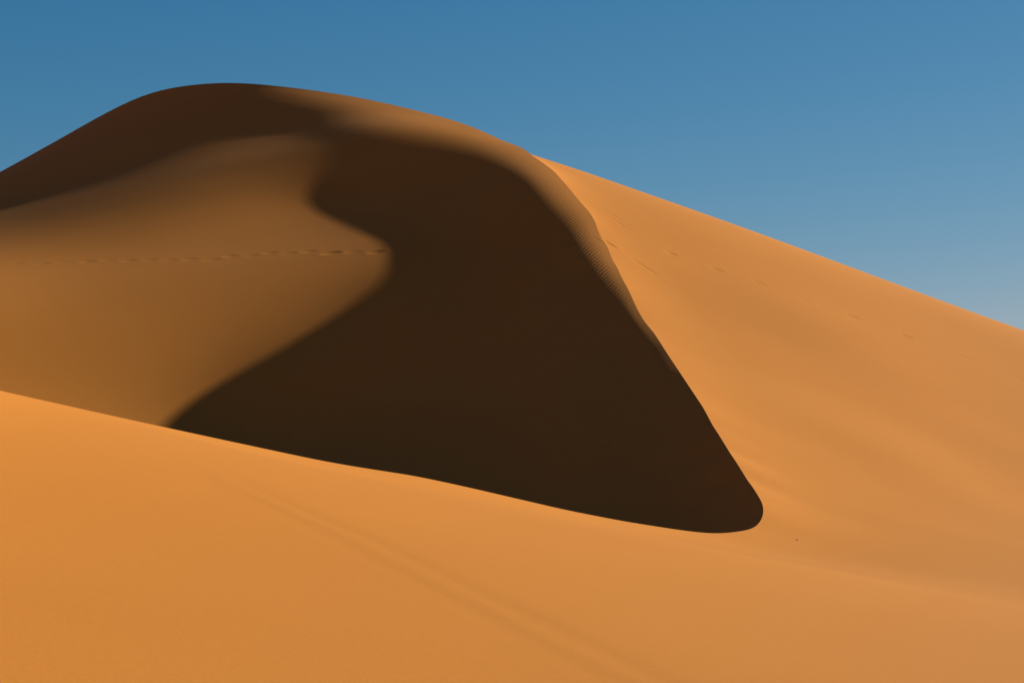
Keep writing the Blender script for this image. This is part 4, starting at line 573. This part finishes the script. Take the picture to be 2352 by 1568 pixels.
-50, -52, -53, -50, -42, -32, -16, 3, 23, 46, 72, 95, 123, 164, 212, 265, 320, 380, 455, 563, 745, 1092, 1626, 1689,
1521, 1293, 1065, 1018, 1244, 1420, 1373, 1042, 824, 903, 954, 872, 190, -757, -1356, -1602, -1400, -777, -1447, -829, -252, -138, -31, -18,
-204, -407, -542, -622, -674, -709, -737, -751, -739, -683, -640, -619, -6099, 36, 36, 37, 36, 36, 36, 36, 35, 35, 35, 35,
34, 33, 33, 31, 31, 30, 28, 27, 25, 23, 21, 18, 15, 13, 9, 5, 1, -3, -6, -11, -13, -16, -17, -17,
-15, -9, -3, 8, 21, 34, 46, 56, 72, 90, 115, 150, 198, 253, 318, 399, 502, 643, 848, 1140, 1491, 1515, 1257, 1095,
973, 984, 1162, 1253, 1128, 899, 726, 830, 820, 603, 21, -727, -1265, -1478, -1295, -837, -1007, -607, -177, -30, 52, 33, -127, -320,
-469, -569, -635, -681, -712, -729, -719, -675, -637, -618, -6313, 40, 39, 40, 39, 40, 39, 39, 39, 39, 39, 38, 37, 38,
37, 36, 35, 35, 33, 33, 32, 30, 28, 28, 25, 24, 22, 19, 18, 17, 14, 13, 13, 12, 14, 15, 19, 23,
30, 38, 48, 58, 68, 80, 95, 115, 143, 180, 227, 286, 359, 452, 567, 712, 892, 1096, 1281, 1301, 1104, 945, 839, 822,
882, 964, 873, 754, 696, 716, 655, 397, -65, -617, -1048, -1233, -1125, -840, -741, -450, -136, 27, 97, 70, -63, -234, -388, -502,
-583, -641, -679, -699, -694, -663, -631, -613, -6520, 45, 45, 45, 45, 45, 45, 45, 44, 45, 44, 45, 44, 43, 44, 43,
43, 42, 42, 41, 41, 40, 40, 38, 39, 37, 37, 37, 36, 35, 36, 36, 38, 38, 41, 43, 48, 53, 59, 67,
76, 87, 99, 115, 135, 158, 188, 226, 273, 331, 400, 483, 581, 692, 812, 926, 1009, 1023, 955, 865, 784, 738, 722, 721,
676, 622, 586, 548, 445, 227, -104, -480, -792, -945, -911, -747, -583, -353, -120, 34, 102, 83, -17, -162, -304, -426, -519, -587,
-633, -660, -662, -644, -620, -604, -6697, 53, 53, 53, 53, 53, 53, 53, 53, 53, 53, 52, 53, 53, 52, 53, 53, 52,
52, 53, 52, 52, 53, 52, 53, 53, 53, 54, 54, 56, 57, 58, 60, 64, 66, 70, 76, 81, 89, 97, 108, 120,
134, 152, 173, 197, 227, 262, 304, 352, 407, 469, 535, 606, 675, 737, 780, 796, 780, 744, 699, 656, 621, 587, 548, 503,
453, 386, 278, 111, -108, -349, -553, -672, -680, -595, -461, -292, -120, 7, 74, 69, 2, -108, -232, -347, -444, -521, -575, -609,
-621, -614, -601, -588, -6819, 63, 63, 64, 63, 63, 64, 63, 63, 64, 63, 64, 64, 63, 64, 64, 65, 64, 65, 65,
65, 66, 66, 67, 68, 69, 70, 71, 72, 75, 76, 79, 82, 86, 89, 95, 100, 107, 114, 124, 134, 147, 160, 178,
196, 218, 243, 272, 303, 339, 377, 418, 459, 500, 539, 575, 601, 616, 616, 606, 585, 557, 525, 490, 448, 401, 344, 272,
179, 59, -82, -229, -357, -440, -464, -429, -347, -239, -124, -29, 27, 35, -5, -81, -177, -276, -369, -445, -506, -547, -569, -574,
-569, -563, -6863, 75, 75, 75, 75, 76, 75, 75, 75, 75, 76, 76, 75, 76, 76, 77, 77, 77, 77, 79, 78, 80,
80, 81, 82, 84, 84, 87, 88, 91, 93, 95, 99, 103, 107, 112, 117, 124, 131, 139, 148, 159, 171, 184, 199, 216,
235, 254, 276, 300, 325, 350, 376, 401, 424, 445, 462, 473, 477, 475, 465, 449, 427, 397, 362, 320, 269, 208, 136, 55,
-34, -124, -202, -259, -284, -277, -240, -183, -117, -58, -19, -8, -28, -76, -145, -222, -299, -372, -431, -476, -506, -521, -526, -526,
-6825, 87, 87, 86, 87, 87, 87, 87, 87, 87, 87, 88, 87, 88, 88, 88, 89, 89, 90, 90, 90, 92, 92, 93,
94, 95, 97, 98, 100, 102, 104, 107, 110, 112, 117, 120, 125, 131, 136, 142, 150, 157, 166, 176, 186, 198, 210, 223,
237, 252, 268, 283, 298, 314, 328, 340, 351, 358, 362, 361, 358, 348, 333, 313, 288, 256, 219, 176, 127, 74, 18, -36,
-86, -123, -148, -155, -146, -125, -97, -68, -49, -43, -56, -85, -130, -186, -246, -305, -359, -403, -437, -459, -472, -475, -6731, 97,
97, 97, 97, 96, 97, 97, 97, 98, 97, 97, 98, 97, 98, 98, 99, 98, 99, 100, 100, 100, 101, 102, 103, 103,
105, 106, 107, 108, 110, 113, 114, 116, 119, 122, 126, 129, 132, 138, 141, 148, 152, 159, 166, 173, 180, 189, 197, 206,
215, 224, 233, 242, 250, 257, 263, 268, 271, 271, 269, 264, 255, 243, 227, 208, 184, 157, 127, 94, 61, 27, -4, -31,
-52, -65, -72, -71, -68, -61, -59, -62, -73, -94, -125, -164, -207, -253, -296, -336, -369, -393, -409, -417, -6621, 104, 104, 104,
104, 104, 105, 104, 104, 104, 105, 104, 105, 104, 105, 105, 105, 105, 106, 106, 106, 106, 107, 107, 108, 108, 109, 110,
110, 112, 112, 114, 115, 116, 118, 119, 122, 124, 126, 128, 132, 134, 138, 141, 145, 149, 154, 158, 163, 167, 173, 177,
183, 187, 191, 196, 199, 202, 203, 204, 203, 200, 196, 189, 181, 169, 157, 141, 124, 105, 85, 64, 45, 25, 8, -7,
-19, -29, -37, -44, -53, -63, -77, -96, -119, -148, -179, -213, -248, -279, -308, -331, -347, -356, -6530, 108, 108, 109, 108, 108,
108, 109, 108, 108, 109, 108, 109, 108, 109, 108, 109, 109, 109, 109, 109, 110, 109, 110, 110, 111, 110, 112, 111, 112,
113, 113, 114, 114, 115, 117, 117, 118, 119, 121, 122, 124, 125, 128, 129, 131, 133, 135, 138, 141, 142, 145, 148, 150,
152, 154, 156, 157, 158, 158, 158, 156, 154, 151, 146, 140, 133, 125, 115, 104, 92, 80, 66, 52, 39, 26, 12, 0,
-14, -26, -39, -54, -70, -88, -109, -132, -156, -184, -209, -236, -259, -279, -293, -301, -6451, 109, 110, 110, 110, 110, 109, 110,
110, 110, 110, 109, 110, 110, 110, 110, 110, 110, 110, 110, 110, 110, 111, 110, 111, 110, 111, 111, 111, 111, 112, 111,
112, 112, 113, 113, 113, 114, 114, 115, 115, 116, 117, 117, 118, 119, 120, 121, 121, 123, 124, 124, 126, 127, 127, 128,
129, 129, 129, 129, 129, 127, 127, 124, 121, 118, 113, 109, 103, 96, 89, 80, 71, 61, 50, 40, 27, 15, 2, -12,
-26, -41, -58, -75, -95, -115, -136, -158, -181, -203, -223, -240, -254, -261,
], 1e-3)            # spline heights, hollow side
YT = np.arange(-40, 420, 0.25)
DEL, HU, HV, V0 = 1.5, 0.2, 0.035, math.log(12.0)
NU, NV = 29, 94

def xc(y): return np.interp(y, YT, XC)
def zc(y): return np.interp(y, YT, ZC)

def bw(s, n):
    i = np.clip(np.floor(s).astype(int), 0, n - 4)
    t = np.clip(s - i, 0, 1)
    return i, np.stack([(1-t)**3, 3*t**3-6*t**2+4, -3*t**3+3*t**2+3*t+1, t**3], -1) / 6

def relief(c, a, y):
    """height at distance a >= 0 from the crest line (one side) at depth y"""
    iu, wu = bw(np.arcsinh(a / DEL) / HU, NU)
    iv, wv = bw((np.log(np.maximum(y, 2) + 10) - V0) / HV, NV)
    out = np.zeros(a.shape)
    for p in range(4):
        for q in range(4):
            out += wu[..., p] * wv[..., q] * c[(iu + p) * NV + iv + q]
    return out

def smooth(e0, e1, x):
    t = np.clip((x - e0) / (e1 - e0), 0, 1)
    return t * t * (3 - 2 * t)

def place(y, d):
    """world x and z of the dune surface at depth y, d metres right of the crest line"""
    near = np.exp(-np.abs(d) / 0.6)
    x = xc(y) + d + np.interp(y, YT, XW) * near
    zero = np.zeros_like(d)
    right = d >= 0
    z = np.where(right, relief(CA, np.maximum(d, 0), y), relief(CB, np.maximum(-d, 0), y))
    r = zc(y) - np.where(right, relief(CA, zero, y), relief(CB, zero, y))
    z = z + r * np.exp(-(d / 0.9) ** 2) + np.interp(y, YT, ZW) * near
    # the dune sinks into the surrounding sand plain
    far = smooth(100, 210, np.hypot(x + 5, y - 75))
    return x, z * (1 - far) + PLAIN * far

PLAIN = -19.0
# footprints: x, y, strength
LEFT_PRINTS = [
    (-21.86, 87.50, 0.70),
    (-20.67, 87.05, 0.75),
    (-19.78, 87.19, 0.70),
    (-18.64, 86.87, 0.80),
    (-17.70, 86.81, 0.70),
    (-16.72, 86.38, 0.75),
    (-15.76, 86.18, 0.80),
    (-14.83, 85.74, 0.70),
    (-13.93, 85.59, 0.80),
    (-12.91, 85.09, 1.10),
    (-12.17, 85.60, 0.80),
    (-11.25, 85.29, 0.75),
    (-10.47, 85.57, 0.80),
    (-9.62, 85.18, 0.80),
    (-8.74, 85.14, 0.90),
    (-7.73, 84.49, 1.50),
    (-6.78, 84.32, 0.90),
    (-5.76, 83.93, 1.10),
    (-4.50, 83.27, 0.80),
    (-3.47, 82.58, 0.80),
    (-2.55, 82.30, 0.80),
    (-1.64, 81.88, 0.90),
    (-0.82, 81.43, 0.70),
    (0.07, 81.17, 0.70),
]
RIGHT_PRINTS = [
    (6.58, 81.90),
    (8.42, 81.55),
    (10.14, 81.43),
    (12.02, 80.68),
    (13.88, 80.79),
    (15.99, 80.55),
    (18.21, 80.33),
    (20.32, 79.71),
]
# short wind-cut grooves beside the crest: x0, y0, x1, y1, strength
GROOVES = [
    (3.79, 86.92, 5.02, 84.72, 0.5),
    (4.03, 85.58, 4.73, 84.25, 0.5),
    (4.43, 84.46, 5.00, 83.83, 0.4),
    (4.74, 78.28, 5.70, 77.05, 1.0),
    (6.45, 82.20, 6.75, 81.83, 0.7),
    (3.69, 79.70, 4.15, 79.10, 1.8),
]
TRACK_UPPER = [(0.93, 12.63), (0.79, 12.89), (0.51, 13.79), (0.04, 15.16), (-0.49, 16.47), (-0.95, 17.52), (-1.51, 18.65), (-2.54, 20.05), (-3.43, 21.62), (-3.89, 22.44)]
TRACK_LOWER = [(0.54, 12.30), (0.39, 12.73), (0.17, 13.56), (-0.17, 14.42), (-0.56, 15.60), (-1.00, 16.54), (-1.49, 17.62), (-2.33, 19.20), (-2.97, 20.30), (-3.48, 21.16)]
SCUFFS = [(6.40, 49.35), (5.56, 41.95), (3.36, 19.74), (6.01, 41.56), (6.37, 49.00), (3.34, 19.85)]
PEBBLE = (5.959, 41.792)

def dent(X, Y, x, y, a, b, ang, depth):
    """oval hollow with a low pushed-up rim"""
    m = (np.abs(X - x) < 3 * max(a, b)) & (np.abs(Y - y) < 3 * max(a, b))
    out = np.zeros_like(X)
    dx, dy = X[m] - x, Y[m] - y
    c, s = math.cos(ang), math.sin(ang)
    r2 = ((dx * c + dy * s) / a) ** 2 + ((dy * c - dx * s) / b) ** 2
    out[m] = depth * (-np.exp(-r2) + 0.33 * np.exp(-((np.sqrt(r2) - 1.55) / 0.45) ** 2))
    return out

def track(X, Y, line, band, tilt, drop):
    """faint old ledge: two bands tilted slightly from the sun with a narrow bright drop between them"""
    ly = np.array([p[1] for p in line]); lx = np.array([p[0] for p in line])
    k = abs((lx[-1] - lx[0]) / (ly[-1] - ly[0]))
    s = (X - np.interp(Y, ly, lx)) / math.sqrt(1 + k * k)
    up = band * tilt
    h = up * smooth(-band, -0.02, s) + up * smooth(0.02, band, s) - drop * smooth(-0.05, 0.05, s)
    h = h - (up - drop / 2) * (smooth(-band - 2.2, -band * 0.6, s) + smooth(band * 0.6, band + 2.2, s))
    return h * smooth(ly[0] - 1.2, ly[0] - 0.4, Y) * (1 - smooth(ly[-1] - 3.0, ly[-1] + 0.5, Y))

def detail(X, Y, D):
    Z = np.zeros_like(X)
    for i, (x, y, s) in enumerate(LEFT_PRINTS):
        Z += dent(X, Y, x, y, 0.20 + 0.10 * s, 0.16 + 0.05 * s, 0.15 if i % 2 else -0.1, 0.016 * s * (1.0 + 0.3 * math.sin(i * 2.7)) * 1.0)
    rx = RIGHT_PRINTS[-1][0] - RIGHT_PRINTS[0][0]; ry = RIGHT_PRINTS[-1][1] - RIGHT_PRINTS[0][1]
    ang = math.atan2(ry, rx)
    for i, (x, y) in enumerate(RIGHT_PRINTS):
        Z += dent(X, Y, x, y, 0.30 + 0.06 * math.sin(i * 3.3), 0.17, ang + 0.2 * math.sin(i * 2.1), 0.026 + 0.010 * math.sin(i * 1.7))
        Z += dent(X, Y, x + 0.55 * math.cos(ang), y + 0.25, 0.16, 0.12, ang, 0.012)
    for x0, y0, x1, y1, s in GROOVES:
        L = math.hypot(x1 - x0, y1 - y0)
        Z += dent(X, Y, (x0 + x1) / 2, (y0 + y1) / 2, L * 0.5, 0.13, math.atan2(y1 - y0, x1 - x0), 0.022 * s)
    for x, y in SCUFFS:
        Z += dent(X, Y, x, y, 0.07, 0.05, 0.6, 0.012)
    near = Y < 45
    Z += np.where(near & (D > 0), track(X, Y, TRACK_UPPER, 0.34, 0.023, 0.0060), 0)
    Z += np.where(near & (D > 0), track(X, Y, TRACK_LOWER, 0.18, 0.012, 0.0040), 0)
    return Z

def ripple_mask(X, Y, D):
    left = np.clip(-D, 0, None)
    m = np.exp(-(left / 3.6) ** 2) * (D < 0) * smooth(0.05, 0.5, left)
    return m * smooth(55, 66, Y) * (1 - smooth(106, 116, Y))


# ---------------------------------------------------------------- materials
def sand_material(name):
    m = bpy.data.materials.new(name)
    m.use_nodes = True
    nt = m.node_tree; N = nt.nodes; Lk = nt.links
    b = N["Principled BSDF"]
    b.inputs["Roughness"].default_value = 1.0
    b.inputs["Specular IOR Level"].default_value = 0.05
    b.inputs["Diffuse Roughness"].default_value = 0.4
    tc = N.new("ShaderNodeTexCoord")
    n1 = N.new("ShaderNodeTexNoise"); n1.inputs["Scale"].default_value = 0.09; n1.inputs["Detail"].default_value = 5; n1.inputs["Roughness"].default_value = 0.55
    Lk.new(tc.outputs["Object"], n1.inputs["Vector"])
    ramp = N.new("ShaderNodeValToRGB")
    ramp.color_ramp.elements[0].position = 0.3; ramp.color_ramp.elements[0].color = SAND_A
    ramp.color_ramp.elements[1].position = 0.7; ramp.color_ramp.elements[1].color = SAND_B
    Lk.new(n1.outputs["Fac"], ramp.inputs["Fac"])
    # grain: fine speckle of darker and paler grains
    n2 = N.new("ShaderNodeTexNoise"); n2.inputs["Scale"].default_value = 18.0; n2.inputs["Detail"].default_value = 8; n2.inputs["Roughness"].default_value = 0.75
    Lk.new(tc.outputs["Object"], n2.inputs["Vector"])
    mr = N.new("ShaderNodeMapRange"); mr.inputs["From Min"].default_value = 0.3; mr.inputs["From Max"].default_value = 0.7; mr.inputs["To Min"].default_value = 0.965; mr.inputs["To Max"].default_value = 1.035
    Lk.new(n2.outputs["Fac"], mr.inputs["Value"])
    mx = N.new("ShaderNodeVectorMath"); mx.operation = 'SCALE'
    Lk.new(ramp.outputs["Color"], mx.inputs[0]); Lk.new(mr.outputs[0], mx.inputs["Scale"])
    Lk.new(mx.outputs[0], b.inputs["Base Color"])
    # wind ripples, only where the wind leaves them (mesh attribute)
    at = N.new("ShaderNodeAttribute"); at.attribute_name = "ripple"
    mp = N.new("ShaderNodeMapping"); mp.inputs["Rotation"].default_value = (0, 0, math.radians(-62))
    Lk.new(tc.outputs["Object"], mp.inputs["Vector"])
    wv = N.new("ShaderNodeTexWave"); wv.wave_type = 'BANDS'; wv.bands_direction = 'Y'; wv.wave_profile = 'SIN'
    wv.inputs["Scale"].default_value = 1.6; wv.inputs["Distortion"].default_value = 2.4; wv.inputs["Detail"].default_value = 2.0
    wv.inputs["Detail Scale"].default_value = 0.8
    Lk.new(mp.outputs[0], wv.inputs["Vector"])
    mu = N.new("ShaderNodeMath"); mu.operation = 'MULTIPLY'
    Lk.new(wv.outputs["Fac"], mu.inputs[0]); Lk.new(at.outputs["Fac"], mu.inputs[1])
    bp = N.new("ShaderNodeBump"); bp.inputs["Strength"].default_value = 1.0; bp.inputs["Distance"].default_value = 0.0048
    Lk.new(mu.outputs[0], bp.inputs["Height"])
    bp2 = N.new("ShaderNodeBump"); bp2.inputs["Strength"].default_value = 1.0; bp2.inputs["Distance"].default_value = 0.0025
    Lk.new(n2.outputs["Fac"], bp2.inputs["Height"]); Lk.new(bp.outputs[0], bp2.inputs["Normal"])
    Lk.new(bp2.outputs[0], b.inputs["Normal"])
    return m
SAND_A = (0.322, 0.1090, 0.0172, 1)
SAND_B = (0.344, 0.1190, 0.0205, 1)
sand = sand_material("sand")

# ---------------------------------------------------------------- dune mesh
def steps(start, end, f):
    v = [start]
    while v[-1] < end: v.append(v[-1] + f(v[-1]))
    return np.array(v)

rows = np.concatenate([np.arange(-110, -20, 4.0), np.arange(-20, 8, 1.0),
                       steps(8, 112, lambda y: min(0.0026 * y, 0.11))[:-1],
                       steps(112, 300, lambda y: 0.11 + (y - 112) * 0.03)])
def offs(fine, lim):
    return steps(0, 330, lambda a: min(0.015 + 0.03 * a, fine) if a < lim else fine + (a - lim) * 0.06)
oL, oR = offs(0.10, 32), offs(0.12, 20)
D = np.concatenate([-oL[::-1], oR[1:]])
Y2 = np.repeat(rows[:, None], len(D), 1)
DD = np.repeat(D[None, :], len(rows), 0)
parts = [place(Y2[i:i+100], DD[i:i+100]) for i in range(0, len(rows), 100)]
X2 = np.concatenate([p[0] for p in parts])
Z2 = np.concatenate([p[1] for p in parts])
if 'detail' in globals():
    Z2 = Z2 + detail(X2, Y2, DD)
rip = ripple_mask(X2, Y2, DD) if 'ripple_mask' in globals() else np.exp(-(DD / 5.0) ** 2) * (DD < 0) * smooth(50, 60, Y2)

def grid_mesh(name, X, Y, Z):
    r, c = X.shape
    me = bpy.data.meshes.new(name)
    me.vertices.add(r * c)
    me.vertices.foreach_set("co", np.stack([X, Y, Z], -1).astype(np.float32).ravel())
    i = np.arange(r * c).reshape(r, c)
    q = np.stack([i[:-1, :-1], i[:-1, 1:], i[1:, 1:], i[1:, :-1]], -1).reshape(-1, 4).astype(np.int32)
    me.loops.add(q.size); me.loops.foreach_set("vertex_index", q.ravel())
    me.polygons.add(len(q))
    me.polygons.foreach_set("loop_start", np.arange(0, q.size, 4, dtype=np.int32))
    me.update(calc_edges=True)
    me.polygons.foreach_set("use_smooth", np.ones(len(q), dtype=bool))
    return me

me = grid_mesh("dune", X2, Y2, Z2)
a = me.attributes.new("ripple", 'FLOAT', 'POINT')
a.data.foreach_set("value", rip.astype(np.float32).ravel())
# the crest is a sharp edge where windward slope and hollow meet
k0 = len(oL) - 1
nc = len(D)
se = me.attributes.new("sharp_edge", 'BOOLEAN', 'EDGE')
ev = np.empty(len(me.edges) * 2, dtype=np.int32); me.edges.foreach_get("vertices", ev); ev = ev.reshape(-1, 2)
sharp = (ev[:, 0] % nc == k0) & (ev[:, 1] % nc == k0)
se.data.foreach_set("value", sharp)
dune = bpy.data.objects.new("dune", me)
me.materials.append(sand)
scene.collection.objects.link(dune)
dune["kind"] = "structure"

# ---------------------------------------------------------------- sand plain to the horizon
ang = np.linspace(0, 2 * math.pi, 241)
rad = np.concatenate([[0.01], np.geomspace(60, 9000, 110)])
A2, R2 = np.meshgrid(ang, rad)
PX, PY = R2 * np.cos(A2), R2 * np.sin(A2) + 60
und = (np.sin(PX * 0.013 + 0.7 * np.sin(PY * 0.008)) + np.sin(PY * 0.017 + PX * 0.006 + 1.3)) * 3.2
PZ = PLAIN + 1.0 + und * smooth(190, 420, R2) - 4.0 * smooth(190, 420, R2)
pm = grid_mesh("ground", PX[::-1], PY[::-1], PZ[::-1])
pm.materials.append(sand)
ground = bpy.data.objects.new("ground", pm)
scene.collection.objects.link(ground)
ground["kind"] = "structure"

# ---------------------------------------------------------------- small dark stone on the foot of the windward slope
def pebble():
    bpy_me = bpy.data.meshes.new("pebble")
    rng = np.random.RandomState(4)
    nu, nv = 20, 12
    V, Fc = [], []
    for j in range(nv + 1):
        t = math.pi * j / nv
        for i in range(nu):
            p = 2 * math.pi * i / nu
            d = np.array([math.sin(t) * math.cos(p), math.sin(t) * math.sin(p), math.cos(t)])
            r = 1 + 0.12 * math.sin(3 * d[0] + 1) + 0.10 * math.sin(4 * d[1] + 2.2 * d[2]) + 0.05 * math.sin(9 * d[2] + 5 * d[0])
            V.append((0.020 * r * d[0], 0.016 * r * d[1], 0.015 * r * d[2]))
    for j in range(nv):
        for i in range(nu):
            a, b = j * nu + i, j * nu + (i + 1) % nu
            Fc.append((a, a + nu, b + nu, b))
    bpy_me.from_pydata(V, [], Fc)
    bpy_me.polygons.foreach_set("use_smooth", [True] * len(Fc))
    m = bpy.data.materials.new("stone")
    m.use_nodes = True
    nt = m.node_tree
    bs = nt.nodes["Principled BSDF"]; bs.inputs["Roughness"].default_value = 0.8
    nz = nt.nodes.new("ShaderNodeTexNoise"); nz.inputs["Scale"].default_value = 90
    rp = nt.nodes.new("ShaderNodeValToRGB")
    rp.color_ramp.elements[0].color = (0.09, 0.040, 0.014, 1); rp.color_ramp.elements[1].color = (0.20, 0.09, 0.03, 1)
    nt.links.new(nz.outputs["Fac"], rp.inputs["Fac"]); nt.links.new(rp.outputs["Color"], bs.inputs["Base Color"])
    bpy_me.materials.append(m)
    o = bpy.data.objects.new("pebble", bpy_me)
    scene.collection.objects.link(o)
    px, py = PEBBLE
    _, pz = place(np.array([py]), np.array([px - float(xc(py))]))
    o.location = (px, py, float(pz[0]) + 0.007)
    o["label"] = "tiny dark stone on the sunlit sand just right of the shadow's rounded tip"
    o["category"] = "stone"
pebble()
